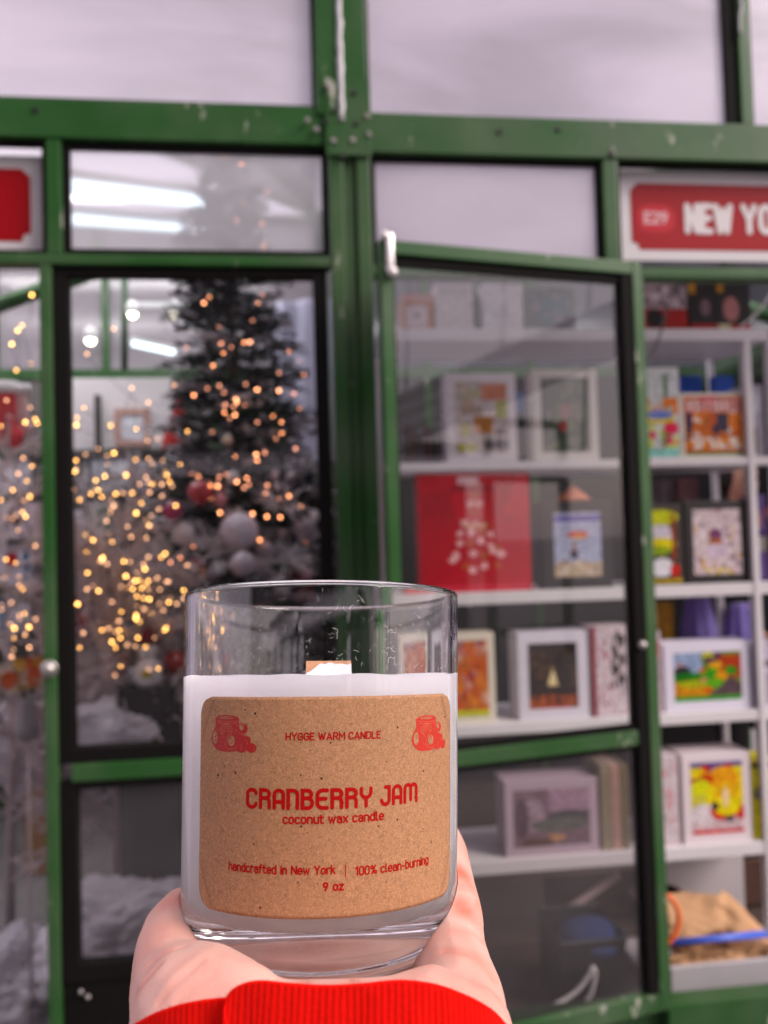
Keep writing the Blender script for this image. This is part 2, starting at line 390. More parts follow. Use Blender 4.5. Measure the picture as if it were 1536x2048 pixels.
# --- door of the tree kiosk: main pane, rail, lower pane
zr1, zr0 = Z(250, 1524), Z(250, 1560)
zb1 = Z(250, 1962)
gx0, gx1 = xs1+.0005, X(662, 900)
frame_strip(LK, 'gasket', gx0, gx1, zr1, ztl0-.001, .036, Y0+.012, Y0+.05, BLACK, .022)
member(LK, 'inner_stile', X(638, 900), X(650, 900), zr1, ztl0-.03, Y0+.055, Y0+.08)
pane(LK, gx0+.03, gx1-.03, zr1+.03, ztl0-.02, Y0+.03, PANE)
member(LK, 'door_rail', gx0+.03, gx1-.02, zr0, zr1-.001, Y0+.005, Y0+.045)
frame_strip(LK, 'gasket', gx0, gx1, zb1, zr0-.001, .04, Y0+.012, Y0+.05, BLACK, .02)
pane(LK, gx0+.036, gx1-.03, zb1+.03, zr0-.012, Y0+.03, PANE_LOW)
member(LK, 'kick_panel', gx0+.001, gx1-.001, .05, zb1-.001, Y0+.018, Y0+.04, BLACK)
for q in [(162, 1984), (176, 1994)]:
    p = at(*q, Y0+.008); bm = bmesh.new(); bmesh.ops.create_uvsphere(bm, u_segments=10, v_segments=8, radius=.006, matrix=Matrix.Translation(p))
    adopt(link('bolt', bm_to('bolt', bm, True), STEEL), LK)
# bay beside the door
pane(LK, XL+.06, xs0-.002, .3, ztl0-.002, Y0+.03, PANE2)
member(LK, 'base_rail', XL, xs0-.001, .05, .28, Y0, Y0+.05)
# door handle on the stile
hp = at(98, 1338, Y0-.02)
bm = bmesh.new(); bmesh.ops.create_uvsphere(bm, u_segments=16, v_segments=12, radius=.017, matrix=Matrix.Translation(hp))
bmesh.ops.create_cone(bm, cap_ends=True, segments=12, radius1=.009, radius2=.009, depth=.03, matrix=Matrix.Translation(hp+Vector((0, .016, 0))) @ Matrix.Rotation(R(90), 4, 'X'))
bmesh.ops.create_cone(bm, cap_ends=True, segments=16, radius1=.022, radius2=.020, depth=.004, matrix=Matrix.Translation(at(98, 1338, Y0-.003)) @ Matrix.Rotation(R(90), 4, 'X'))
adopt(link('door_knob', bm_to('door_knob', bm, True), STEEL), LK)

# --- door of the puzzle kiosk, hinged at its far stile and standing ajar
xh = X(1300, 1075)                              # hinge line
xj = X(1252, 1075)
dl = at(766, 700, Y0-.15)                       # free edge
ang = math.atan2(-(Y0-.012-dl.y), (xh-dl.x))
Lw = math.hypot(xh-dl.x, Y0-.012-dl.y)
DM = Matrix.Translation((xh, Y0-.012, 0)) @ Matrix.Rotation(-abs(ang)*-1, 4, 'Z')
dz1 = Z(1260, 527, Y0); dz0 = .28
door = link('door', mesh_from('door', [(0, 0, 0), (0, .0001, 0), (0, 0, .0001)], [(0, 1, 2)]), GREEN)
bpy.data.objects.remove(door)
# door frame mesh = stiles and rails; its glass, gaskets and pull are sub-parts
bm = bmesh.new()
sw = .031; tw = .034
bm_box(bm, -Lw, -Lw+sw, 0, .035, dz0, dz1, None, .003)             # free stile
bm_box(bm, -.029, 0, 0, .035, dz0, dz1, None, .003)                # hinge stile
bm_box(bm, -Lw+sw, -.029, .001, .034, dz1-tw, dz1, None, .002)     # top rail
mz1 = Z(1100, 1478, Y0-.05); mz0 = Z(1100, 1508, Y0-.05)
bm_box(bm, -Lw+sw, -.061, .006, .034, mz0, mz1, None, .002)        # middle rail
bm_box(bm, -Lw+sw, -.029, .001, .034, dz0, dz0+.045, None, .002)   # bottom rail
door = link('door', bm_to('door', bm), GREEN); door.matrix_world = DM
door.parent = RK; door.matrix_parent_inverse = RK.matrix_basis.inverted()
door['label'] = 'glass door standing ajar, its free edge swung out over the corner post'
def dsub(name, bm, m, smooth=False):
    o = link(name, bm_to(name, bm, smooth), m); o.parent = door; return o
bm = bmesh.new()
bm_box(bm, -.060, -.0295, .004, .05, dz0+.045, dz1-tw)
bm_box(bm, -Lw+sw, -Lw+sw+.007, .010, .03, dz0+.045, dz1-tw)
bm_box(bm, -Lw+sw+.007, -.060, .012, .032, dz1-tw-.024, dz1-tw)
bm_box(bm, -Lw+sw+.007, -.061, .012, .032, mz1, mz1+.015)
bm_box(bm, -Lw+sw+.007, -.061, .012, .032, mz0-.014, mz0)
dsub('gasket', bm, BLACK)
for (a, b) in ((mz1+.012, dz1-tw-.02), (dz0+.045, mz0-.01)):
    me = mesh_from('pane', [(-Lw+sw+.004, .022, a), (-.057, .022, a), (-.057, .022, b), (-Lw+sw+.004, .022, b)], [(0, 1, 2, 3)])
    o = link('pane', me, PANE_D if a > .7 else PANE_LOW); o.parent = door
# pivot bracket at the free top corner
bx = -Lw+.024
bm = bmesh.new()
bm_box(bm, bx-.011, bx+.008, -.014, -.001, dz1-.085, dz1+.012, None, .004)
bmesh.ops.create_uvsphere(bm, u_segments=12, v_segments=8, radius=.013, matrix=Matrix.Translation((bx+.002, -.012, dz1-.085)))
bmesh.ops.create_uvsphere(bm, u_segments=12, v_segments=8, radius=.010, matrix=Matrix.Translation((bx-.015, -.010, dz1+.006)))
dsub('latch_bracket', bm, mat('pale_steel', (.75, .72, .70), .3, .1, 40, metal=.6), True)
bm = bmesh.new()
bmesh.ops.create_uvsphere(bm, u_segments=12, v_segments=8, radius=.012, matrix=Matrix.Translation((-.046, -.004, Z(1263, 1288))))
dsub('lock_cylinder', bm, STEEL, True)
# jamb and base rail
member(RK, 'jamb', xh+.001, xh+.010, .05, zt0-.0005, Y0+.0, Y0+.04)
member(RK, 'base_rail', xf[3]+.001, XR, .05, zk, Y0+.04, Y0+.10)

# --- sides, back and roof of both kiosks
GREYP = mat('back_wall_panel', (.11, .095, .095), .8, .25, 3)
for k, xa, xb in ((LK, XL, xpL1), (RK, xpR0, XR)):
    z_e, z_r = 3.45, 3.95; xc = (xa+xb)/2
    for (p0, p1, p2, p3) in (((xa, Y0), (xa, YB), z_e, 0), ((xb, Y0), (xb, YB), z_e, 0)):
        pass
    nb = 4; wN = (xb-xa)/nb
    # roof panels (two slopes, ridge along y)
    for s in (0, 1):
        for j in range(3):
            ya, yb = Y0+j*DEPTH/3, Y0+(j+1)*DEPTH/3
            x_e = xa if s == 0 else xb
            V = [(x_e, ya+.02, z_e), (x_e, yb-.02, z_e), (xc, yb-.02, z_r), (xc, ya+.02, z_r)]
            adopt(link('roof_panel', mesh_from('roof_panel', V, [(0, 1, 2, 3)]), ROOFM), k)
    for j in range(4):
        y = Y0+j*DEPTH/3 + (.03 if j == 0 else 0)
        for x_e in (xa, xb):
            tube_obj('rafter', [(x_e, y, z_e), (xc, y, z_r)], .022, GREEN, k, 4)
    tube_obj('ridge_bar', [(xc, Y0, z_r), (xc, YB, z_r)], .025, GREEN, k, 4)
    member(k, 'top_rail', xa, xb, z_e, z_e+.05, Y0-.003, Y0+.05)
    V = [(xa, Y0+.02, z_e+.05), (xb, Y0+.02, z_e+.05), (xc, Y0+.02, z_r)]
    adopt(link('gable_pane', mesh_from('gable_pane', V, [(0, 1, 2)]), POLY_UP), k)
    # back wall: posts, rail, hazy panes above, boards below
    zr = Z(250, 748, YB)
    member(k, 'back_rail', xa, xb, zr-.03, zr+.03, YB, YB+.05)
    member(k, 'back_rail', xa, xb, z_e-.05, z_e, YB, YB+.05)
    for xx in np.linspace(xa, xb, 5):
        member(k, 'back_post', xx-.02, xx+.02, .02, z_e-.051, YB-.006, YB+.052)
    for i in range(4):
        x0, x1 = np.linspace(xa, xb, 5)[i:i+2]
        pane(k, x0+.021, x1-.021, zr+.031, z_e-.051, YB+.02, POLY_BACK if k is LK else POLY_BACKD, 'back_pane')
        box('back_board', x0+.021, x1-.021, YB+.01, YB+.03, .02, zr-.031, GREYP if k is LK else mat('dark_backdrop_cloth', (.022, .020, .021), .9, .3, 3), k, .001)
    # outer side wall
    xo = XL if k is LK else XR
    for j in range(3):
        ya, yb = Y0+.05+j*DEPTH/3, Y0+(j+1)*DEPTH/3
        V = [(xo, ya, .3), (xo, yb, .3), (xo, yb, 3.4), (xo, ya, 3.4)]
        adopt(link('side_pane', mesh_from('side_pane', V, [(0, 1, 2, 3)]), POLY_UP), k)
        tube_obj('side_post', [(xo, yb, 0), (xo, yb, 3.45)], .025, GREEN, k, 4)
# wall between the kiosks
xw = (xf[1]+xf[2])/2
for j in range(3):
    ya, yb = Y0+.06+j*DEPTH/3, Y0+(j+1)*DEPTH/3
    V = [(xw, ya, .05), (xw, yb, .05), (xw, yb, 3.4), (xw, ya, 3.4)]
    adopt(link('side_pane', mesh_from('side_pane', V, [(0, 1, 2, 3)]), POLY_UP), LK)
    tube_obj('side_post', [(xw, yb, 0), (xw, yb, 3.45)], .02, GREEN, LK, 4)
FLOORM = mat('grey_carpet', (.20, .185, .185), .95, .35, 7, .9, 120)
adopt(plane_obj('floor', XL+.01, xpL1-.01, Y0+.06, YB, .06, FLOORM), LK)
adopt(plane_obj('floor', xpR0+.01, XR-.01, Y0+.11, YB, .06, mat('dark_wood_floor', (.10, .065, .05), .6, .3, 6, stretch=(1, 8, 1))), RK)
# green diagonal brace seen through the bay beside the tree
tube_obj('brace', [at(-120, 650, 3.2), at(200, 540, 3.2)], .035, GREEN, LK, 4)
tube_obj('brace', [at(1420, 590, 3.3), at(1700, 690, 3.3)], .035, GREEN, RK, 4)
tube_obj('brace', [at(1380, 780, 3.9), at(1560, 690, 3.9)], .09, mat('deep_green', (.01, .04, .012), .6), RK, 6)
# ------------------------------------------------------------------ puzzle kiosk: white shelf unit
YS = 2.52; SD = .30
def zs(px, py, Y=None): return at(px, py, Y or YS).z
shelf_px = [(1150, 657, 681), (1100, 921, 937), (1420, 1168, 1192), (1420, 1424, 1446), (1430, 1690, 1716), ]
shx0 = at(800, 920, YS).x - .03; shx1 = at(1548, 920, YS).x; shx1t = at(1512, 670, YS).x
SU = thing('shelf_unit', ((shx0+shx1)/2, YS, 0), 'white five-tier shelf unit holding the puzzle boxes', 'shelf')
SZ = []
for i, (px, a, b) in enumerate(shelf_px):
    z1 = zs(px, a); z0 = zs(px, b); SZ.append(z1)
    box('shelf_board', shx0, shx1+ (0 if i else .0), YS, YS+SD, z0, z1, WHITE, SU, .003)
    box('shelf_bracket', shx0+.3, shx0+.32, YS+SD-.02, YS+SD-.001, z0-.03, z0-.001, WHITE, SU, .001)
for xx in (shx0-.012, at(1410, 1000, YS+SD).x, at(1545, 900, YS).x):
    near = xx > shx1-.1
    box('upright', xx, xx+.024, (YS-.004) if near else YS+SD+.002, (YS+.03) if near else YS+SD+.03, .06, SZ[0]+(-.03), WHITE, SU, .002)
box('upright', at(1432, 1000, YS+SD).x, at(1440, 1000, YS+SD).x, YS+SD+.002, YS+SD+.03, .06, SZ[0]-.03, WHITE, SU, .001)
tube_obj('edge_rail', [(shx1+.03, YS, SZ[0]+.01), (shx1+.30, YS+.02, SZ[0]-.07)], .016, WHITE, SU, 6)
# lower cabinet: white side panel and the white counter edge
box('counter_board', at(1312, 1985, 2.3).x, at(1700, 1985, 2.3).x, 2.22, 2.60, zs(1430, 2004, 2.25), zs(1430, 1986, 2.25), WHITE, SU, .004)
box('counter_front', at(1338, 1985, 2.22).x, at(1700, 1985, 2.22).x, 2.20, 2.215, zk+.005, zs(1430, 2016, 2.20), mat('clear_grey_plastic', (.42, .40, .42), .3, .15, 8), SU, .002)
box('side_panel', at(1300, 1800, YS+.28).x, at(1484, 1800, YS+.28).x, YS+.26, YS+.28, .07, SZ[4]-.03, mat('white_board', (.62, .57, .58), .6, .06), SU, .002)

def puzzle(px0, px1, py0, shelf, label, shapes, frame=(215, 205, 212), border=.09, depth=.07, Y=None, top=None, name='puzzle_box', cat='puzzle box', lean=0.0, seed=None, bc=None, noise=.15, group='boxed puzzles on the white shelves', ypush=0.02, z0=None):
    Yf = (Y or YS)+ypush
    zb = SZ[shelf]+.0006 if z0 is None else z0
    pc = (py0+shelf_px[shelf][1])/2 if shelf is not None else py0
    x0 = at(px0, pc, Yf).x; x1 = at(px1, pc, Yf).x; zt = at((px0+px1)/2, py0, Yf).z
    wd = x1-x0; ht = zt-zb
    k = thing(name, ((x0+x1)/2, Yf, zb), label, cat, group); k.rotation_euler = (lean, 0, 0)
    bm = bmesh.new(); bm_box(bm, -wd/2, wd/2, 0, depth, 0, ht, None, .0025)
    fc = lin(bc or frame)
    mm = mat('card_%d_%d_%d' % tuple(bc or frame), fc, .45, .06, 12)
    link('box_body', bm_to('box_body', bm), mm, k)
    # lid seam
    bm = bmesh.new(); bm_box(bm, -wd/2-.0012, wd/2+.0012, depth*.48, depth*.5, .001, ht+.0012)
    link('lid_edge', bm_to('lid_edge', bm), mm, k)
    b = border*wd
    me = art('cover_print', wd-2*b, ht-2*b, shapes, seed=seed if seed is not None else int(px0*7+py0), noise=noise, bgc=frame)
    o = link('cover_print', me, None, k); o.location = (0, -.0006, b)
    return k
P = [(70, 120, 60), (200, 90, 50), (230, 180, 60), (60, 60, 70), (150, 60, 60), (220, 210, 200)]
# tier 1 (on the top board)
puzzle(806, 868, 588, 0, 'brown cardboard carton with a pale square label on the top shelf', [('r', 0, 0, 1, 1, (165, 115, 80)), ('r', .08, .05, .8, .68, (205, 190, 195)), ('e', .45, .4, .1, .08, (120, 110, 115)), ('r', 0, .78, 1, 1, (190, 150, 145))], (165, 118, 88), .0, .16, name='carton', cat='carton', group=None)
puzzle(871, 945, 568, 0, 'white carton nearest the brown carton on the top shelf', [('r', 0, 0, 1, 1, (205, 200, 200)), ('r', .1, .75, .9, .93, (185, 180, 182))], (208, 203, 205), .0, .12, name='carton', cat='carton', group=None)
puzzle(966, 1046, 568, 0, 'wide white carton between the dark green bottle and the door stile', [('r', 0, 0, 1, 1, (215, 210, 214)), ('r', .2, .3, .7, .36, (190, 186, 190))], (212, 206, 210), .0, .2, name='carton', cat='carton', group=None)
puzzle(1052, 1150, 575, 0, 'grey-green box behind the door glass on the top shelf', [('r', 0, 0, 1, 1, (95, 105, 105)), ('r', .3, .1, .8, .8, (80, 110, 120)), ('p', 0, 0, 1, 1, [(60, 70, 70), (130, 125, 130)], 18, .09)], (90, 100, 100), .02, .1)
puzzle(1277, 1374, 566, 0, 'grey box with red and black band, beside the door jamb on the top shelf', [('r', 0, .45, 1, 1, (150, 135, 138)), ('r', 0, 0, 1, .45, (150, 35, 30)), ('e', .32, .25, .18, .2, (25, 18, 20)), ('p', 0, .5, 1, 1, [(190, 175, 180), (90, 80, 85), (130, 115, 120)], 26, .09)], (150, 135, 138), .0, .16)
puzzle(1378, 1432, 560, 0, 'black box with yellow corner on the top shelf', [('r', 0, 0, 1, 1, (28, 22, 22)), ('r', 0, .72, .25, 1, (170, 120, 30)), ('r', 0, 0, 1, .12, (160, 30, 35)), ('e', .6, .45, .18, .17, (110, 90, 95))], (26, 22, 22), .0, .16)
puzzle(1434, 1500, 560, 0, 'black box with pink portrait oval on the top shelf', [('r', 0, 0, 1, 1, (30, 24, 24)), ('r', .0, .75, .2, 1, (150, 105, 30)), ('e', .42, .42, .24, .25, (165, 120, 120)), ('r', 0, 0, .4, .12, (190, 180, 150)), ('r', .4, 0, 1, .1, (165, 40, 35))], (26, 22, 22), .0, .16)
# dark green bottle between two cartons
bp = at(955, 655, YS+.03); Vb, Fb = lathe([(0, 0), (.014, 0), (.0145, .004), (.0145, .095), (.011, .115), (.006, .125), (.006, .15), (0, .15)], 20)
bo = link('bottle', mesh_from('bottle', Vb, Fb, True), mat('dark_green_glass', (.01, .03, .018), .2, .1)); bo.location = (bp.x, YS+.03, SZ[0]+.0005)
tag(bo, 'thin dark green bottle between two white cartons', 'bottle')
# tier 2
puzzle(893, 1033, 746, 1, 'white framed puzzle box with a collage of tan and olive labels', [('r', 0, 0, 1, 1, (196, 184, 182)), ('p', .02, .68, .5, .98, [(170, 165, 130), (190, 150, 130), (160, 150, 140)], 14, .08), ('r', .5, .74, .98, .96, (190, 110, 70)), ('r', .78, .5, 1, .72, (160, 160, 60)), ('r', .36, .28, .7, .52, (185, 120, 60)), ('r', .08, .25, .3, .42, (185, 175, 120)), ('r', .05, .04, .4, .14, (170, 165, 60)), ('e', .65, .12, .12, .08, (70, 60, 70)), ('e', .88, .12, .12, .08, (75, 65, 75)), ('r', .1, .55, .5, .66, (150, 130, 110)), ('r', .72, .26, .98, .34, (110, 95, 100))], (212, 204, 210), .12, .08)
puzzle(1066, 1196, 738, 1, 'white framed puzzle box with a dark green picture', [('r', 0, 0, 1, 1, (62, 70, 60)), ('p', 0, 0, 1, 1, [(80, 90, 70), (45, 50, 45), (110, 110, 95), (90, 105, 75)], 46, .09), ('e', .5, .55, .12, .1, (150, 110, 105)), ('e', .45, .35, .1, .08, (150, 80, 80))], (205, 198, 192), .13, .08)
puzzle(1034, 1050, 760, 1, 'small blue box peeking between two white framed puzzle boxes', [('r', 0, .6, 1, .85, (60, 120, 210)), ('r', 0, 0, 1, .6, (40, 30, 35))], (50, 45, 60), .0, .05, ypush=.12)
puzzle(1276, 1360, 735, 1, 'bright tall puzzle box of a tower above colourful streets', [('r', 0, 0, 1, 1, (200, 205, 205)), ('r', .62, .55, .74, .95, (110, 130, 110)), ('p', 0, .4, 1, .68, [(225, 140, 90), (120, 150, 200), (230, 190, 60), (200, 180, 160)], 26, .09), ('r', 0, .38, .9, .46, (225, 200, 50)), ('p', 0, .1, 1, .38, [(200, 210, 120), (220, 80, 110), (240, 230, 220), (120, 140, 100)], 24, .09), ('e', .8, .33, .2, .07, (220, 60, 90)), ('r', 0, 0, 1, .1, (150, 200, 190)), ('e', .5, .48, .35, .05, (130, 145, 200))], (214, 208, 214), .04, .09)
puzzle(1363, 1492, 786, 1, 'wide puzzle box with a red and white striped awning', [('r', 0, 0, 1, 1, (200, 110, 60)), *[('r', .02+i*.1, .74, .07+i*.1, .95, (195, 60, 60)) for i in range(10)], *[('r', .07+i*.1, .74, .12+i*.1, .95, (235, 215, 210)) for i in range(9)], ('p', 0, .12, 1, .74, [(190, 90, 50), (235, 140, 50), (60, 40, 60), (230, 215, 205), (215, 120, 60)], 46, .08), ('r', .02, .35, .12, .72, (50, 40, 70)), ('r', .55, .4, .75, .7, (60, 50, 70)), ('r', .8, .4, .95, .7, (235, 120, 30)), ('p', 0, .1, 1, .3, [(240, 225, 215), (230, 150, 60)], 26, .06), ('r', .3, .95, .6, 1, (200, 50, 80)), ('r', 0, 0, 1, .06, (110, 130, 90))], (218, 214, 196), .045, .10)
puzzle(1494, 1528, 770, 1, 'grey-white box at the far end of the second shelf', [('r', 0, 0, 1, 1, (165, 160, 172)), ('e', .5, .75, .3, .16, (190, 188, 200)), ('r', .1, .05, .6, .4, (110, 105, 90))], (185, 180, 190), .0, .12)
for (a, b, t, lb) in ((1366, 1406, 752, 'blue box behind the striped awning puzzle, beside the centre upright'), (1432, 1470, 752, 'blue box behind the striped awning puzzle, past the centre upright')):
    puzzle(a, b, t, 1, lb, [('r', 0, 0, 1, 1, (20, 75, 175))], (22, 80, 180), .0, .04, ypush=.22)
for i in range(6):
    a = 806+i*14
    puzzle(a, a+12, 850+(i % 3)*8, 1, 'dark upright box %s in the row behind the collage puzzle' % ['nearest the corner post', 'with a brown spine', 'with a grey spine', 'with a maroon spine', 'thin and black', 'next to the white frame'][i], [('r', 0, 0, 1, 1, [(60, 52, 52), (85, 60, 55), (70, 70, 72), (80, 40, 42), (35, 30, 32), (90, 80, 80)][i])], (60, 55, 55), .0, .12, ypush=.14)
# tier 3
dots = [(.5, .80), (.46, .74), (.54, .73), (.5, .67), (.4, .58), (.5, .56), (.59, .55), (.37, .49), (.46, .5), (.55, .5), (.64, .48), (.36, .41), (.45, .4), (.55, .42), (.63, .38), (.7, .36), (.33, .31), (.48, .32), (.57, .3), (.66, .33), (.73, .31), (.4, .22), (.47, .18), (.58, .21), (.7, .22), (.29, .27)]
puzzle(838, 1060, 944, 2, 'large red advent box with a tree made of pale baubles', [('r', 0, 0, 1, 1, (190, 30, 45)), ('p', 0, .6, 1, 1, [(200, 45, 55), (180, 28, 42), (205, 60, 70)], 20, .14), *[('e', x, y, .034, .028, (238, 190, 192) if i % 3 else (185, 110, 85)) for i, (x, y) in enumerate(dots)], ('r', .4, .53, .6, .57, (215, 170, 150)), ('e', .5, .62, .07, .035, (200, 60, 70)), ('r', .36, .9, .54, .97, (225, 190, 195)), ('r', .3, .85, .7, .88, (150, 30, 40)), ('r', .05, .02, .95, .05, (215, 110, 120))], (188, 28, 42), .0, .09, noise=.04, name='advent_calendar', cat='advent calendar', group=None)
puzzle(1086, 1224, 1002, 2, 'black puzzle box with a pale blue scene and red parasol', [('r', 0, 0, 1, 1, (178, 182, 205)), ('r', 0, .86, 1, .94, (120, 110, 170)), ('e', .5, .66, .24, .05, (200, 60, 60)), ('e', .52, .62, .2, .03, (220, 150, 70)), ('e', .42, .36, .09, .09, (40, 45, 55)), ('r', .38, .4, .46, .56, (150, 120, 110)), ('r', 0, 0, 1, .22, (200, 180, 160)), ('p', 0, 0, 1, .25, [(190, 175, 150), (165, 150, 140), (215, 200, 185)], 16, .08)], (26, 20, 24), .16, .10)
# paper cone hat on top of it
hp = at(1148, 1000, YS+.06); Vb, Fb = lathe([(.062, 0), (.060, .003), (.002, .052), (0, .053)], 24)
ho = link('party_hat', mesh_from('party_hat', Vb, Fb, True), mat('coral_paper', (.62, .22, .13), .7, .1)); ho.location = (hp.x, YS+.07, hp.z)
tag(ho, 'coral cone standing on the black puzzle box with the parasol', 'cone')
puzzle(1290, 1366, 1008, 2, 'puzzle box with yellow and green tropical shapes beside the door jamb', [('r', 0, 0, 1, 1, (75, 65, 60)), ('e', .4, .85, .55, .1, (190, 195, 90)), ('e', .4, .62, .4, .14, (200, 195, 205)), ('e', .45, .5, .42, .09, (215, 200, 40)), ('e', .3, .42, .4, .06, (140, 160, 70)), ('e', .42, .2, .34, .12, (225, 225, 232)), ('e', .8, .16, .14, .09, (200, 50, 40)), ('r', .72, .3, .84, .9, (150, 75, 55)), ('r', 0, 0, 1, .05, (170, 150, 60))], (40, 34, 34), .05, .10)
puzzle(1370, 1499, 1001, 2, 'black framed puzzle box with a cream illustrated page', [('r', 0, 0, 1, 1, (214, 198, 200)), ('p', .0, .05, 1, 1, [(190, 165, 165), (225, 212, 220), (170, 140, 140), (205, 170, 130), (150, 130, 140)], 60, .045), ('e', .47, .6, .14, .11, (120, 80, 110)), ('e', .47, .5, .14, .05, (170, 110, 70)), ('r', .3, .28, .68, .46, (205, 190, 205)), ('p', .05, 0, 1, .1, [(200, 180, 190), (210, 190, 110)], 12, .05)], (24, 18, 18), .13, .11, bc=(24, 18, 18))
puzzle(1502, 1534, 990, 2, 'slim lilac box with a cream figure at the end of the third shelf', [('r', 0, 0, 1, 1, (150, 130, 180)), ('e', .4, .72, .35, .12, (200, 160, 150)), ('r', 0, .35, 1, .52, (200, 195, 185)), ('r', .1, .52, .8, .58, (100, 60, 130))], (160, 140, 190), .0, .06, ypush=.04)
puzzle(1292, 1352, 958, 2, 'dull grey box stored behind the tropical puzzle box', [('r', 0, 0, 1, 1, (110, 95, 100)), ('p', 0, 0, 1, 1, [(125, 110, 115), (90, 78, 84)], 14, .12)], (110, 95, 100), .0, .05, ypush=.18)
puzzle(1358, 1400, 955, 2, 'dusty pink box stored behind the black framed puzzle box', [('r', 0, 0, 1, 1, (140, 105, 108)), ('p', 0, 0, 1, 1, [(150, 115, 120), (120, 88, 92)], 14, .12)], (140, 105, 108), .0, .05, ypush=.18)
# tier 4
puzzle(856, 990, 1268, 3, 'cream framed puzzle box with orange and pink fruit, beside the candle', [('r', 0, 0, 1, 1, (190, 120, 90)), ('p', 0, .1, 1, 1, [(200, 100, 70), (185, 130, 130), (160, 60, 50), (215, 170, 150), (210, 120, 50), (130, 110, 120)], 80, .075), ('r', 0, 0, 1, .09, (190, 190, 90))], (214, 205, 188), .10, .10)
puzzle(1036, 1176, 1264, 3, 'white framed puzzle box with a near-black picture and cream cone', [('r', 0, 0, 1, 1, (34, 25, 22)), ('p', .05, .3, 1, .9, [(60, 45, 35), (25, 20, 20), (80, 60, 45), (45, 32, 28)], 60, .06), ('t', .38, .6, .35, .62, (225, 205, 165)), ('p', 0, .0, 1, .2, [(150, 75, 40), (170, 95, 60), (110, 50, 35)], 40, .06), ('r', .2, 0, .8, .04, (170, 60, 60))], (206, 200, 212), .15, .12)
puzzle(1183, 1262, 1252, 3, 'white box with black brush script and a crimson edge', [('r', 0, 0, 1, 1, (205, 190, 196)), ('r', 0, 0, .12, 1, (130, 25, 40)), ('p', .5, .25, .85, .95, [(25, 18, 20), (40, 30, 34)], 22, .06), ('p', .2, .1, .5, .9, [(190, 120, 130), (160, 80, 90)], 18, .03)], (205, 190, 196), .0, .10)
puzzle(1304, 1323, 1262, 3, 'narrow white spine with red print at the door end of the fourth shelf', [('r', 0, 0, 1, 1, (205, 188, 195)), ('p', .2, .4, .8, .9, [(200, 90, 90), (170, 150, 160)], 14, .12)], (208, 196, 203), .0, .16)
puzzle(1329, 1502, 1284, 3, 'white framed puzzle box with a vegetable garden and red crate', [('r', 0, 0, 1, 1, (110, 120, 60)), ('r', 0, .58, .42, 1, (150, 165, 190)), ('t', .0, .2, .62, .85, (170, 130, 130)), ('r', .45, .78, .7, 1, (70, 45, 75)), ('e', .12, .62, .13, .1, (40, 38, 44)), ('r', .66, .46, 1, .92, (165, 62, 35)), ('t', .4, .62, .9, 1.05, (190, 190, 60)), ('e', .62, .73, .1, .08, (220, 160, 40)), ('e', .84, .6, .1, .09, (70, 140, 60)), ('e', .2, .5, .22, .09, (50, 110, 50)), ('e', .52, .56, .14, .1, (75, 145, 65)), ('e', .7, .5, .09, .1, (225, 150, 40)), ('r', 0, .1, .5, .38, (200, 140, 60)), ('e', .3, .36, .25, .08, (160, 170, 50)), ('e', .6, .36, .14, .1, (100, 165, 60)), ('e', .42, .62, .05, .04, (215, 80, 50)), ('e', .5, .22, .06, .06, (225, 90, 40)), ('e', .44, .43, .05, .05, (210, 150, 130)), ('t', .5, 1.2, .1, .48, (85, 70, 75)), ('r', 0, 0, 1, .08, (80, 150, 80))], (212, 208, 222), .11, .10)
puzzle(1511, 1600, 1287, 3, 'white box with grey drawing at the far end of the fourth shelf', [('r', 0, 0, 1, 1, (196, 190, 206)), ('e', .35, .7, .3, .06, (120, 112, 120)), ('e', .3, .35, .2, .2, (165, 160, 172)), ('r', .1, .08, .5, .12, (120, 115, 125))], (206, 200, 214), .02, .10)
# tier 5
puzzle(1310, 1357, 1512, 4, 'white box with faint red lettering blocks, lowest shelf beside the jamb', [('r', 0, 0, 1, 1, (206, 194, 198)), ('p', .2, .2, .9, .95, [(205, 140, 145), (190, 178, 182), (180, 165, 170)], 30, .05)], (206, 196, 200), .0, .20)
puzzle(1366, 1503, 1506, 4, 'white framed puzzle box with a yellow lobster and lemon picture', [('r', 0, 0, 1, 1, (225, 200, 50)), ('r', 0, .93, 1, 1, (90, 80, 130)), ('p', 0, .86, 1, .96, [(190, 60, 50), (110, 90, 140), (220, 120, 70)], 16, .06), ('e', .62, .72, .3, .22, (232, 160, 60)), ('e', .3, .76, .14, .09, (200, 60, 45)), ('e', .1, .74, .12, .05, (170, 60, 70)), ('e', .2, .62, .2, .15, (205, 210, 50)), ('e', .38, .6, .12, .06, (225, 205, 60)), ('r', 0, .0, 1, .35, (205, 185, 188)), ('e', .15, .45, .15, .1, (200, 195, 110)), ('e', .22, .28, .25, .14, (215, 205, 208)), ('e', .62, .3, .26, .12, (205, 20, 25)), ('e', .95, .28, .12, .1, (200, 50, 40)), ('e', .68, .5, .22, .22, (228, 175, 50)), ('e', .68, .38, .26, .14, (235, 215, 50)), ('e', .66, .5, .05, .14, (240, 205, 180)), ('e', .45, .38, .07, .06, (50, 35, 40)), ('e', .72, .2, .1, .04, (50, 45, 55)), ('r', 0, 0, 1, .05, (205, 35, 35))], (216, 204, 208), .12, .12)
puzzle(1507, 1570, 1524, 4, 'yellow box with a black and white round drawing', [('r', 0, 0, 1, 1, (220, 212, 20)), ('r', 0, .93, 1, 1, (35, 30, 30)), ('e', .3, .6, .28, .1, (80, 75, 85)), ('e', .3, .6, .15, .05, (190, 185, 195)), ('p', 0, .35, 1, .45, [(150, 130, 30)], 8, .03), ('r', .2, .06, .4, .12, (70, 60, 20))], (218, 208, 22), .0, .14)
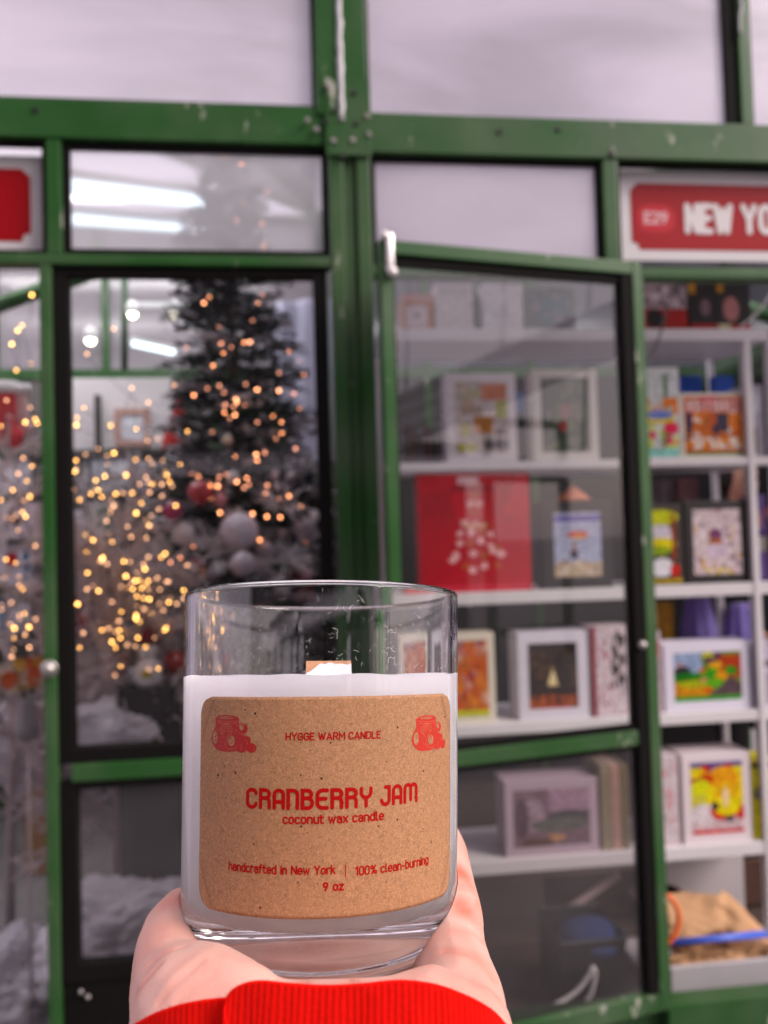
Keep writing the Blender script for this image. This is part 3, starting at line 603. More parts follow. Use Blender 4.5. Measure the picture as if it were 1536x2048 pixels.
puzzle(1010, 1196, 1560, 4, 'pale framed puzzle box with a grey mountain picture low behind the door glass', [('r', 0, 0, 1, 1, (120, 100, 108)), ('r', .45, .6, 1, 1, (165, 140, 155)), ('e', .25, .55, .16, .3, (160, 140, 152)), ('e', .1, .5, .1, .35, (80, 60, 70)), ('e', .72, .5, .28, .12, (70, 68, 70)), ('e', .6, .36, .4, .12, (95, 95, 90)), ('e', .55, .14, .12, .06, (190, 150, 120)), ('r', .1, .02, .5, .14, (95, 70, 60))], (180, 160, 172), .09, .12)
for i, (a, b, c, lb) in enumerate([(1203, 1222, (150, 140, 120), 'olive spine'), (1224, 1240, (185, 155, 145), 'tan spine'), (1242, 1258, (120, 110, 90), 'brown-green spine')]):
    puzzle(a, b, 1530, 4, 'thin upright box with %s next to the mountain puzzle' % lb, [('r', 0, 0, 1, 1, c), ('r', .2, .1, .8, .9, tuple(int(q*.9) for q in c))], c, .0, .16)
# stacks of red flat boxes lying behind on tier 5
for i in range(3):
    p = at(1360, 1500-i*12, YS+.16); c = [(.28, .06, .05), (.34, .16, .12), (.22, .05, .06)][i]
    k = thing('puzzle_box', (p.x, YS+.20, SZ[4]+.0006+i*.0502+.17*0), ['dark red box lying at the bottom of the pile behind the lobster puzzle', 'rust brown box lying in the middle of the pile behind the lobster puzzle', 'maroon box lying on top of the pile behind the lobster puzzle'][i], 'puzzle box', 'boxed puzzles on the white shelves')
    bm = bmesh.new(); bm_box(bm, -.13+i*.01, .17, -.05, .10, 0, .05, None, .003)
    link('box_body', bm_to('box_body', bm), mat('red_card_%d' % i, c, .5, .2, 10), k)
# small things on tier 4 back: yellow crate; lilac tulle bags behind
puzzle(1300, 1350, 1205, 3, 'small mustard patterned box standing behind the white spines', [('r', 0, 0, 1, 1, (150, 110, 60)), ('p', 0, 0, 1, 1, [(170, 130, 50), (90, 60, 60), (190, 160, 110)], 30, .1)], (150, 115, 70), .0, .04, ypush=.2)
def gown(px0, px1, py0, py1, Y, label):
    a, b = at(px0, py1, Y), at(px1, py1, Y); zt = at(px0, py0, Y).z; cx = (a.x+b.x)/2; rad = (b.x-a.x)/2
    V, F = [], []; n = 60
    for j, (f, rr) in enumerate([(0, 1), (.3, .95), (.6, .8), (.85, .66), (1, .58)]):
        for i in range(n):
            t = 2*math.pi*i/n; q = rad*rr*(1+.07*math.sin(t*9+j*.4)+.03*math.sin(t*17))
            V.append((cx+q*math.cos(t), Y+q*.6*math.sin(t), a.z+(zt-a.z)*f))
    for j in range(4):
        for i in range(n): F.append((j*n+i, j*n+(i+1) % n, (j+1)*n+(i+1) % n, (j+1)*n+i))
    F.append(tuple(range(4*n, 5*n))); F.append(tuple(range(n-1, -1, -1)))
    return tag(link('gift_bag', mesh_from('gift_bag', V, F, True), mat('violet_fabric', (.17, .12, .42), .7, .3, 9, sheen=.4)), label, 'gathered bag')
gown(1362, 1436, 1196, 1292, YS+.26, 'violet gathered fabric bag on the door side of the centre upright')
gown(1450, 1526, 1208, 1300, YS+.26, 'violet gathered fabric bag on the far side of the centre upright')

# tabletop sundries below the shelf: kraft paper, blue roll, orange cord, cables
def sheet(name, pts_fn, nu, nv, m, label, cat, thick=.0015):
    V = []; F = []
    for j in range(nv+1):
        for i in range(nu+1): V.append(pts_fn(i/nu, j/nv))
    for j in range(nv):
        for i in range(nu): F.append((j*(nu+1)+i, j*(nu+1)+i+1, (j+1)*(nu+1)+i+1, (j+1)*(nu+1)+i))
    o = link(name, mesh_from(name, V, F, True), m); s = o.modifiers.new('thickness', 'SOLIDIFY'); s.thickness = thick
    return tag(o, label, cat)
from mathutils import noise as mn
def f1(u, v):
    px = 1330+u*(215)+v*(18*(1-u)); py = 1982-u*20 - (v*110 if v < .6 else 66+(v-.6)*90)
    Y = 2.24+.02*v + (0 if v < .62 else (v-.62)*.5)
    p = at(px, py, Y); q = mn.noise(Vector((u*4, v*3, 1)))*.022 + abs(mn.noise(Vector((u*7+v*2, v*5, 4))))*.016 + .016*math.sin(v*5)
    return (p.x, Y+q-.018*math.sin(u*3)*(1-v), p.z)
sheet('paper_bag', f1, 60, 40, KRAFT, 'flat creased kraft paper bag lying along the counter edge', 'paper bag')
def f2(u, v):
    px = 1332+u*200-v*10*(1-u); top = 1795 - 12*math.sin(u*3.0) + (70*max(0, u-.62)/.38)
    py = 1900-(1900-top)*v; Y = 2.30+.10*v
    w_ = math.sin((u-.55-.25*v)*26)*math.exp(-((u-.72)/.17)**2)
    p = at(px, py, Y); q = mn.noise(Vector((u*3, v*3, 9)))*.03 + w_*.03+abs(mn.noise(Vector((u*6+v*3, v*5, 3))))*.02 - .05*math.sin(v*3.0)
    return (p.x, Y+q, p.z)
sheet('paper_bag', f2, 70, 44, KRAFT, 'crumpled kraft paper bag with deep folds, slumped behind the blue roll', 'paper bag')
a, b = at(1338, 1886, 2.25), at(1536, 1868, 2.25); b2 = at(1533, 1868, 2.25); c = at(1600, 1862, 2.25)
rk = thing('paper_roll', a, 'slim blue roll with a white end resting on the kraft bag', 'roll')
tube_obj('roll', [a, b2], .0105, mat('blue_plastic', (.045, .11, .55), .35, .08), rk, 16)
tube_obj('end_cap', [b2, c], .0112, WHITE, rk, 16)
tag(tube_obj('cord', smoothpath([at(1316, 1790, 2.235), at(1335, 1792, 2.235), at(1352, 1812, 2.23), at(1358, 1840, 2.225), at(1350, 1868, 2.22), at(1333, 1890, 2.22)], 6), .0075, mat('orange_rubber', (.75, .12, .01), .4, .1), None, 10), 'orange cord looping out past the door jamb', 'cord')
tag(tube_obj('cable', smoothpath([at(1300, 2000, 2.2), at(1350, 1996, 2.2), at(1400, 1994, 2.2), at(1440, 2002, 2.195), at(1475, 2010, 2.19), at(1545, 1998, 2.19), at(1620, 1992, 2.2)], 6), .005, mat('white_cable', (.7, .66, .68), .4, .05), None, 8), 'white cable lying along the white counter edge', 'cable')
tag(tube_obj('cable', smoothpath([at(1040, 2040, 2.3), at(1100, 2015, 2.3), at(1150, 1985, 2.3), at(1178, 1950, 2.3), at(1185, 1935, 2.3), at(1190, 1950, 2.3), at(1180, 1990, 2.3), at(1150, 2030, 2.3), at(1130, 2060, 2.3)], 6), .006, MATS['white_cable'], None, 8), 'pale cable looped on the floor behind the door glass', 'cable')
# basket with a dark rim behind the kraft bag, black crate and blue cap behind the door glass
p = at(1320, 1790, 2.62); k = thing('basket', (p.x-.01, 2.62, p.z-.12), 'dark brown round basket half hidden behind the door jamb', 'basket')
Vb, Fb = lathe([(.0, 0), (.065, 0), (.085, .06), (.095, .12), (.09, .12), (.08, .06), (.06, .006), (0, .006)], 28); link('bowl', mesh_from('bowl', Vb, Fb, True), mat('dark_wicker', (.05, .028, .02), .6, .4, 60, .8, 120), k)
V, F = tube([(.095*math.cos(t), .095*math.sin(t), .12) for t in np.linspace(0, 2*math.pi, 29)], .006, 8); link('rim', mesh_from('rim', V, F, True), mat('dark_wicker2', (.08, .045, .03), .6), k)
p0, p1 = at(1120, 1888, 2.34), at(1256, 2000, 2.34)
k = thing('storage_crate', ((p0.x+p1.x)/2, 2.34, .0605), 'black storage crate under the blue cap, behind the door glass', 'crate')
wd = p1.x-p0.x; ht = p0.z-.0605; cm = mat('black_plastic', (.012, .011, .011), .4, .2)
for (x0, x1, y0, y1, z0, z1) in ((-wd/2, wd/2, 0, .006, 0, ht), (-wd/2, wd/2, .214, .22, 0, ht), (-wd/2, -wd/2+.006, .0065, .2135, 0, ht), (wd/2-.006, wd/2, .0065, .2135, 0, ht), (-wd/2+.0065, wd/2-.0065, .0065, .2135, .001, .008)):
    bm = bmesh.new(); bm_box(bm, x0, x1, y0, y1, z0, z1, None, .001); link('side' if z1 > .05 else 'bottom', bm_to('side', bm), cm, k)
V, F = tube([(-wd/2, -.003, ht), (wd/2, -.003, ht), (wd/2, .223, ht), (-wd/2, .223, ht), (-wd/2, -.003, ht)], .006, 6); link('rim', mesh_from('rim', V, F), cm, k)
p = at(1188, 1885, 2.42)
k = thing('cap', (p.x, 2.44, p.z), 'blue knitted cap resting on the black crate', 'cap')
Vb, Fb = lathe([(.098, 0), (.102, .012), (.098, .024), (.088, .036), (.066, .047), (.035, .054), (0, .056)], 40)
Vb = [(x, y*.95, z) for x, y, z in Vb]; link('crown', mesh_from('crown', Vb, Fb, True), mat('blue_knit', (.006, .022, .10), .85, .3, 60, .7, 300), k)
Vb, Fb = lathe([(.100, -.004), (.108, 0), (.109, .02), (.101, .026)], 40); link('brim', mesh_from('brim', Vb, Fb, True), MATS['blue_knit'], k)
# wooden board and slanting tube on the floor behind
k = box('wooden_board', at(1090, 1800, 2.9).x, at(1560, 1800, 2.9).x, 2.9, 2.92, .07, zs(1400, 1730, 2.9), mat('brown_board', (.13, .065, .045), .6, .25, 5, stretch=(1, 1, 8)), None, .003)
tag(k, 'brown wooden board leaning low behind the shelf unit', 'board')
tag(tube_obj('cardboard_tube', [at(1120, 1830, 2.6), at(1235, 1750, 2.75)], .014, mat('pinkish_card', (.42, .3, .3), .7), None, 12), 'pinkish cardboard tube slanting above the blue cap', 'tube')
# thin black cable hanging over the top shelves
tag(tube_obj('cable', smoothpath([at(1352, 560, 2.42), at(1335, 610, 2.42), at(1320, 670, 2.41), at(1300, 710, 2.4), at(1268, 745, 2.38)], 8), .0038, mat('black_cable', (.02, .018, .02), .4), None, 6), 'thin black cable hanging in front of the top shelf', 'cable')
tag(tube_obj('clear_strap', smoothpath([at(1560, 560, 2.40), at(1520, 620, 2.40), at(1480, 655, 2.40)], 8), .003, mat('pale_strap', (.5, .48, .47), .4), None, 6), 'pale thin strap slanting at the top shelf end', 'strap')

# shop vendor behind the shelves
def skin_figure(name, verts, edges, radii, m, parent, sub=2):
    me = bpy.data.meshes.new(name); me.from_pydata([tuple(v) for v in verts], edges, []); me.update()
    o = link(name, me, m, parent)
    sk = o.modifiers.new('skin', 'SKIN'); sk.use_smooth_shade = True
    for i, r in enumerate(radii):
        d = me.skin_vertices[0].data[i]; d.radius = (r, r) if not isinstance(r, tuple) else r
    me.skin_vertices[0].data[0].use_root = True
    ss = o.modifiers.new('subdivision', 'SUBSURF'); ss.levels = sub; ss.render_levels = sub
    return o
hc = at(1482, 968, 3.35)
vk = thing('person', (hc.x, 3.35, .06), 'person in dark clothes and copper scarf standing behind the far end of the shelves', 'person')
H = hc.z-.06
sv = [(0, .02, H-.62), (0, .01, H-.42), (0, 0, H-.24), (0, 0, H-.13), (-.17, 0, H-.25), (-.24, -.04, H-.5), (-.16, -.2, H-.62), (.17, 0, H-.25), (.24, -.04, H-.5), (.14, -.22, H-.6), (-.09, 0, H-.78), (-.1, 0, H-1.15), (-.1, .02, .06), (.09, 0, H-.78), (.1, 0, H-1.15), (.1, .02, .06), (-.1, -.08, .03), (.1, -.08, .03)]
se = [(0, 1), (1, 2), (2, 3), (2, 4), (4, 5), (5, 6), (2, 7), (7, 8), (8, 9), (0, 10), (10, 11), (11, 12), (0, 13), (13, 14), (14, 15), (12, 16), (15, 17)]
sr = [(.16, .12), (.155, .12), (.15, .1), .06, .06, .05, .04, .06, .05, .04, .1, .07, .05, .1, .07, .05, .045, .045]
skin_figure('coat', sv, se, sr, mat('black_coat', (.015, .013, .015), .8, .3, 20), vk)
SKIN2 = mat('vendor_skin', (.50, .25, .17), .5, .1, 12, sss=.1)
hv = [(0, .01, H-.16), (0, .0, H-.08), (0, -.01, H-.02), (0, -.005, H+.06), (0, .01, H+.10)]
skin_figure('head', hv, [(0, 1), (1, 2), (2, 3), (3, 4)], [.05, .055, (.068, .082), (.072, .088), (.05, .06)], SKIN2, vk)
bm = bmesh.new()
bmesh.ops.create_uvsphere(bm, u_segments=20, v_segments=14, radius=1, matrix=Matrix.Translation((-.01, .035, H+.045)) @ Matrix.Diagonal((.088, .088, .105, 1)))
link('hair', bm_to('hair', bm, True), mat('dark_hair', (.02, .012, .01), .5, .4, 30, .6, 200), vk)
bm = bmesh.new()
for s in (-1, 1): bmesh.ops.create_uvsphere(bm, u_segments=10, v_segments=8, radius=.010, matrix=Matrix.Translation((s*.028, -.082, H+.02)))
link('eyes', bm_to('eyes', bm, True), mat('eye_dark', (.03, .02, .02), .2), vk)
bm = bmesh.new(); bmesh.ops.create_cone(bm, segments=8, radius1=.014, radius2=.006, depth=.05, cap_ends=True, matrix=Matrix.Translation((0, -.094, H-.005)))
link('nose', bm_to('nose', bm, True), SKIN2, vk)
bm = bmesh.new(); bmesh.ops.create_uvsphere(bm, u_segments=10, v_segments=8, radius=1, matrix=Matrix.Translation((0, -.084, H-.04)) @ Matrix.Diagonal((.024, .006, .006, 1)))
link('mouth', bm_to('mouth', bm, True), mat('lips', (.4, .1, .08), .5), vk)
V, F = tube([(.085*math.cos(t), .01+.085*math.sin(t), H-.13+.01*math.sin(3*t)) for t in np.linspace(0, 2*math.pi, 30)], .035, 10)
link('scarf', mesh_from('scarf', V, F, True), mat('copper_scarf', (.42, .10, .05), .8, .3, 30), vk)
for s in (-1, 1):
    hx = (-.13, -.27, H-.65) if s < 0 else (.12, -.28, H-.62)
    bm = bmesh.new(); bmesh.ops.create_uvsphere(bm, u_segments=12, v_segments=8, radius=1, matrix=Matrix.Translation(hx) @ Matrix.Diagonal((.04, .055, .02, 1)))
    for q in range(5):
        bmesh.ops.create_cone(bm, segments=8, radius1=.010, radius2=.007, depth=.07, cap_ends=True, matrix=Matrix.Translation((hx[0]-.032+q*.016, hx[1]-.07, hx[2]-.005)) @ Matrix.Rotation(R(90), 4, 'X'))
    link('hand', bm_to('hand', bm, True), SKIN2, vk)

# ------------------------------------------------------------------ stroke lettering
def A(cx, cy, rx, ry, a0, a1, n=None):
    n = n or max(4, int(abs(a1-a0)/15)); return [(cx+rx*math.cos(R(a0+(a1-a0)*i/n)), cy+ry*math.sin(R(a0+(a1-a0)*i/n))) for i in range(n+1)]
x_ = .72
def bowl(w=.44): return A(w/2, x_/2, w/2, .2, 0, 0)
def rr(w, h, r=None):   # closed rounded bowl from mid right, anticlockwise
    r = r or w/2
    return [(w, h/2)]+[(w, h-r)]+A(w-r, h-r, r, r, 0, 90)[1:]+A(r, h-r, r, r, 90, 180)+A(r, r, r, r, 180, 270)+A(w-r, r, r, r, 270, 360)+[(w, h/2)]
G = {
 'H': (.56, [[(0, 0), (0, 1)], [(.56, 0), (.56, 1)], [(0, .5), (.56, .5)]]),
 'Y': (.60, [[(0, 1), (.3, .46), (.6, 1)], [(.3, .46), (.3, 0)]]),
 'G': (.56, [A(.28, .72, .28, .28, 15, 180)+A(.28, .28, .28, .28, 180, 360)+[(.56, .48), (.30, .48)]]),
 'E': (.48, [[(.48, 1), (0, 1), (0, 0), (.48, 0)], [(0, .52), (.40, .52)]]),
 'W': (.86, [[(0, 1), (.22, 0)], [(.22, 0), (.43, .85)], [(.43, .85), (.64, 0)], [(.64, 0), (.86, 1)]]),
 'A': (.62, [[(0, 0), (.31, 1), (.62, 0)], [(.11, .27), (.51, .27)]]),
 'R': (.54, [[(0, 0), (0, 1), (.28, 1)]+A(.28, .74, .26, .26, 90, -90)[1:]+[(0, .48)], [(.27, .48), (.54, 0)]]),
 'M': (.68, [[(0, 0), (0, 1), (.34, .38), (.68, 1), (.68, 0)]]),
 'C': (.54, [A(.27, .72, .27, .28, 15, 180)+A(.27, .28, .27, .28, 180, 345)]),
 'N': (.56, [[(0, 0), (0, 1)], [(.0, 1), (.56, 0)], [(.56, 0), (.56, 1)]]),
 'D': (.54, [[(0, 0), (0, 1), (.26, 1)]+A(.26, .72, .28, .28, 90, 0)+A(.26, .28, .28, .28, 0, -90)+[(0, 0)]]),
 'L': (.46, [[(0, 1), (0, 0), (.46, 0)]]),
 'O': (.56, [rr(.56, 1, .28)]),
 'K': (.54, [[(0, 0), (0, 1)], [(.54, 1), (0, .4)], [(.17, .6), (.56, 0)]]),
 'a': (.42, [A(.2, .53, .21, .19, 155, 15)+[(.42, .5), (.42, 0)], [(.42, .42), (.2, .42)]+A(.2, .21, .2, .21, 90, 270)[1:]+[(.3, .0), (.42, .12)]]),
 'b': (.44, [[(0, 1.02), (0, 0)], rr(.44, x_)]),
 'c': (.40, [A(.22, x_-.22, .22, .22, 35, 180)+A(.22, .22, .22, .22, 180, 325)]),
 'd': (.44, [[(.44, 1.02), (.44, 0)], rr(.44, x_)]),
 'e': (.43, [[(0, .37), (.43, .37), (.43, .5)]+A(.215, .5, .215, .22, 0, 180)+A(.215, .215, .215, .215, 180, 320)]),
 'f': (.30, [A(.25, .84, .17, .18, 80, 180)+[(.08, 0)], [(-.04, .7), (.28, .7)]]),
 'g': (.44, [rr(.44, x_), [(.44, x_), (.44, -.06)]+A(.22, -.06, .22, .2, 0, -145)]),
 'h': (.43, [[(0, 1.02), (0, 0)], [(0, .45)]+A(.215, .5, .215, .22, 170, 0)+[(.43, 0)]]),
 'i': (.0, [[(0, .7), (0, 0)], [(0, .93), (0, .97)]]),
 'k': (.40, [[(0, 1.02), (0, 0)], [(.38, .7), (0, .28)], [(.13, .42), (.42, 0)]]),
 'l': (.14, [[(0, 1.02), (0, .14)]+A(.13, .14, .13, .14, 180, 270)]),
 'n': (.43, [[(0, .72), (0, 0)], [(0, .45)]+A(.215, .5, .215, .22, 170, 0)+[(.43, 0)]]),
 'o': (.44, [rr(.44, x_)]),
 'r': (.28, [[(0, .72), (0, 0)], [(0, .45)]+A(.2, .5, .2, .22, 170, 65)]),
 't': (.28, [[(.06, .95), (.06, .17)]+A(.22, .17, .16, .17, 180, 270)+[(.28, 0)], [(-.07, .7), (.28, .7)]]),
 'u': (.43, [[(0, .72), (0, .22)]+A(.215, .22, .215, .22, 180, 350), [(.43, .72), (.43, 0)]]),
 'w': (.66, [[(0, .72), (.17, 0), (.33, .6), (.49, 0), (.66, .72)]]),
 'x': (.42, [[(0, .72), (.42, 0)], [(0, 0), (.42, .72)]]),
 'z': (.38, [[(0, .7), (.38, .7), (0, 0), (.38, 0)]]),
 '1': (.24, [[(0, .8), (.22, 1), (.22, 0)]]),
 '0': (.46, [rr(.46, 1, .23)]),
 '2': (.46, [A(.23, .75, .22, .25, 165, -10)+[(.40, .55), (0, 0), (.46, 0)]]),
 '9': (.46, [[(.46, .7)]+A(.23, .74, .23, .26, 0, 360, 20)[1:], [(.45, .66), (.2, 0)]]),
 '%': (.72, [A(.15, .8, .14, .17, 0, 360, 14), A(.57, .19, .14, .17, 0, 360, 14), [(.56, 1), (.16, 0)]]),
 '|': (.0, [[(0, -.12), (0, 1.05)]]),
 '-': (.26, [[(0, .38), (.26, .38)]]),
}
GD = {   # the arched display letters of the product name
 'C': (.50, [A(.25, .75, .25, .25, 10, 180)+A(.25, .25, .25, .25, 180, 350)]),
 'R': (.50, [[(0, 0), (0, 1), (.25, 1)]+A(.25, .77, .23, .23, 90, -90)[1:]+[(.02, .54)], [(.25, .54)]+A(.27, .32, .21, .22, 90, 0)[1:]+[(.48, 0)]]),
 'A': (.48, [[(0, 0), (0, .74)]+A(.24, .74, .24, .26, 180, 0)[1:]+[(.48, 0)], [(0, .34), (.48, .34)]]),
 'N': (.48, [[(0, 0), (0, 1), (.24, 1)]+A(.24, .76, .24, .24, 90, 0)[1:]+[(.48, 0)]]),
 'B': (.50, [[(0, .56), (.25, .56)]+A(.25, .78, .2, .22, -90, 90)[1:]+[(0, 1), (0, 0), (.27, 0)]+A(.27, .28, .23, .28, -90, 90)[1:]]),
 'E': (.50, [[(.50, 1), (.28, 1)]+A(.28, .72, .28, .28, 90, 180)[1:]+A(.28, .28, .28, .28, 180, 270)+[(.50, 0)], [(0, .52), (.42, .52)]]),
 'Y': (.52, [[(0, 1), (0, .78)]+A(.26, .78, .26, .3, 180, 360)[1:]+[(.52, 1)], [(.26, .48), (.26, 0)]]),
 'J': (.44, [[(.22, 1), (.44, 1), (.44, .24)]+A(.22, .24, .22, .24, 0, -180)[1:]]),
 'M': (.80, [[(0, 0), (0, .8)]+A(.2, .8, .2, .2, 180, 0)[1:]+[(.40, .12)], [(.40, .8)]+A(.6, .8, .2, .2, 180, 0)+[(.8, 0)]]),
}
def strip2d(pts, hw, caps=True):
    """flat ribbon polygons for one pen stroke, mitred, round ended"""
    P_ = [Vector((p[0], p[1])) for p in pts]; Q = [P_[0]]
    for p in P_[1:]:
        if (p-Q[-1]).length > 1e-6: Q.append(p)
    N = len(Q)
    closed = (Q[0]-Q[-1]).length < 1e-4 and N > 3
    V, F = [], []
    for i in range(N):
        a = Q[i]-Q[i-1] if i > 0 else (Q[0]-Q[N-2] if closed else Q[1]-Q[0]); b = Q[i+1]-Q[i] if i < N-1 else (Q[1]-Q[0] if closed else Q[i]-Q[i-1])
        a = a.normalized(); b = b.normalized(); t = (a+b)
        t = t.normalized() if t.length > 1e-3 else b
        nrm = Vector((-t.y, t.x)); cs = max(.45, nrm.dot(Vector((-b.y, b.x))))
        V.append(Q[i]+nrm*hw/cs); V.append(Q[i]-nrm*hw/cs)
    for i in range(N-1): F.append((2*i+1, 2*i+3, 2*i+2, 2*i))
    if caps and not closed:
        for (c0, i0, d) in ((Q[0], 0, Q[0]-Q[1]), (Q[-1], 2*(N-1), Q[-1]-Q[-2])):
            an = math.atan2(d.y, d.x); base = len(V); 
            arc = [c0+Vector((math.cos(an+R(90)-R(180)*k/6), math.sin(an+R(90)-R(180)*k/6)))*hw for k in range(7)]
            V += arc; F.append(tuple(range(base+6, base-1, -1)))
    return V, F
def layout(text, width, cap, glyphs, track=.2, space=.38):
    """pen strokes of the text centred on 0, total width `width`; returns list of strokes in metres"""
    x = 0; items = []
    for ch in text:
        if ch == ' ': x += space; continue
        gw, st = glyphs[ch]; items.append((x, st)); x += gw+track
    tot = x-track; sx = width/tot if tot > 1e-6 else 1.0
    return [[((gx+p[0])*sx-width/2, p[1]*cap) for p in s] for gx, sts in items for s in sts]

# --- shop signs hung inside the transom
def sign(px0, px1, label, code=None, word=None, mirror=False, sname='shop_sign'):
    Ys = Y0+.055
    x0 = X(px0, 430, Ys); x1 = X(px1, 430, Ys); z0 = Z(1400, 522, Ys); z1 = Z(1400, 345, Ys)
    k = thing(sname, ((x0+x1)/2, Ys, z0), label, 'shop sign')
    wd = x1-x0; ht = z1-z0
    bm = bmesh.new(); bm_box(bm, -wd/2, wd/2, 0, .006, 0, ht, None, .001)
    link('board', bm_to('board', bm), mat('sign_white', (.80, .77, .80), .35, .05, 6), k)
    m_ = .030; n = .022; xa, xb, za, zb = -wd/2+m_, wd/2-m_, .03, ht-.035
    out = [(xa+n, za), (xb-n, za), (xb-n*.8, za+n*.8), (xb, za+n), (xb, zb-n), (xb-n, zb), (xa+n, zb), (xa+n*.2, zb-n*.8), (xa, zb-n), (xa, za+n), (xa+n*.8, za+n*.8)]
    V = [(x, -.0012, z) for x, z in out]; link('red_panel', mesh_from('red_panel', V, [tuple(range(len(V)))]), mat('sign_red', (.42, .001, .006), .5, .08, 5, spec=.12), k)
    # scallop line along the white edge
    if code:
        pill = mat('sign_light_red', (.62, .02, .035), .5, .05, spec=.12)
        cx, cz = X(1311, 430, Ys)-(x0+x1)/2, Z(1311, 437, Ys)-z0; rw = .056; rh = .040
        pts = [(cx+rw*math.cos(t)*(1 if abs(math.cos(t)) > .5 else 1), cz+rh*math.sin(t)) for t in np.linspace(0, 2*math.pi, 28)[:-1]]
        pts = [(cx+math.copysign(abs(math.cos(t))**.6, math.cos(t))*rw, cz+math.copysign(abs(math.sin(t))**.8, math.sin(t))*rh) for t in np.linspace(0, 2*math.pi, 33)[:-1]]
        link('stall_badge', mesh_from('stall_badge', [(x, -.0018, z) for x, z in pts], [tuple(range(len(pts)-1, -1, -1))][::1]), pill, k)
        put_text(k, code, X(1311, 437, Ys)-(x0+x1)/2, cz-.017, .072, .036, .0034, mat('sign_letter_pink', (.85, .50, .54), .4), G, -.003, .16)
        w0 = X(1368, 437, Ys)-(x0+x1)/2
        put_text(k, 'NEW', w0+.0735, Z(1400, 469, Ys)-z0, .147, .090, .0088, mat('sign_letter_white', (.82, .76, .78), .4), G, -.003, .34)
        put_text(k, 'YORK', w0+.170+.100, Z(1500, 470, Ys)-z0, .20, .090, .0088, MATS['sign_letter_white'], G, -.003, .34)
    return k
def put_text(parent, text, cx, z, width, cap, hw, m, glyphs, yy, track):
    V, F = [], []
    for i, s in enumerate(layout(text, width-2*hw, cap-2*hw, glyphs, track)):
        v, f = strip2d(s, hw); b = len(V)
        V += [(cx+q.x, yy-i*.00004, z+hw+q.y) for q in v]; F += [tuple(b+t for t in ff) for ff in f]
    link('lettering', mesh_from('lettering', V, F), m, parent)
sign(1241, 1760, 'red and white shop sign reading E29 NEW YORK above the open doorway', 'E29', 'NEW YORK')
sign(-330, 86, 'red and white shop sign end with notched corners beside the tree kiosk mullion')
# ------------------------------------------------------------------ christmas trees
NEED = mat('dark_needles', (.010, .018, .020), .75, .5, 14, spec=.15)
FLOCK = mat('flocked_white', (.62, .58, .62), .9, .1, 20)
BARK = mat('tree_bark', (.09, .06, .045), .9, .3, 30, .6, 80)
def conifer(base, top_z, rad, n_br, flock, seed, label, group=None, needle=NEED, droop=.15):
    g = random.Random(seed)
    k = thing('christmas_tree', base, label, 'christmas tree', group)
    H_ = top_z-base[2]
    V, F = tube([(0, 0, 0), (.01, 0, H_*.5), (0, 0, H_*.98)], [.035, .022, .005], 8); link('trunk', mesh_from('trunk', V, F, True), BARK, k)
    VV = [[], []]; FF = [[], []]
    for b in range(n_br):
        f = (g.random()**.85); z = H_*(.08+.9*f); L = (rad*(1-f)**.72+.05)*g.uniform(.55, 1.12)
        az = g.uniform(0, 2*math.pi); d = Vector((math.cos(az), math.sin(az), g.uniform(-droop, .28))).normalized()
        nn = max(6, int(L*62)); side = d.cross(Vector((0, 0, 1))).normalized()
        fk = min(.8, flock*max(.30, 1.7-2.2*f)); fl = g.random() < fk
        for i in range(nn):
            t = (i+g.random())/nn
            if t < .25 and L > .2: continue
            p = Vector((0, 0, z))+d*L*t + Vector((0, 0, -droop*t*t*L))
            for s in (-1, 1):
                dr = (d*.8+side*s*g.uniform(.5, 1.1)+Vector((0, 0, g.uniform(-.3, .5)))).normalized()
                ln = g.uniform(.035, .085)*(1.15-.5*t); wv = dr.cross(Vector((g.uniform(-1, 1), g.uniform(-1, 1), 1))).normalized()*g.uniform(.004, .009)
                q = 1 if (fl and g.random() < .75) or (t > .8 and g.random() < fk*1.2) else 0
                if q: wv = wv*1.8
                n0 = len(VV[q]); VV[q] += [p-wv, p+wv, p+dr*ln+wv*.6, p+dr*ln-wv*.6]; FF[q].append((n0, n0+1, n0+2, n0+3))
    link('foliage', mesh_from('foliage', VV[0], FF[0]), needle, k)
    if VV[1]: link('flocking', mesh_from('flocking', VV[1], FF[1]), FLOCK, k)
    return k
tb = at(476, 1300, 3.15)
zt_ = at(480, 268, 3.15).z
conifer((tb.x, 3.15, .06), zt_, .56, 820, .50, 3, 'tall dark christmas tree dusted with artificial snow, reaching the transom')
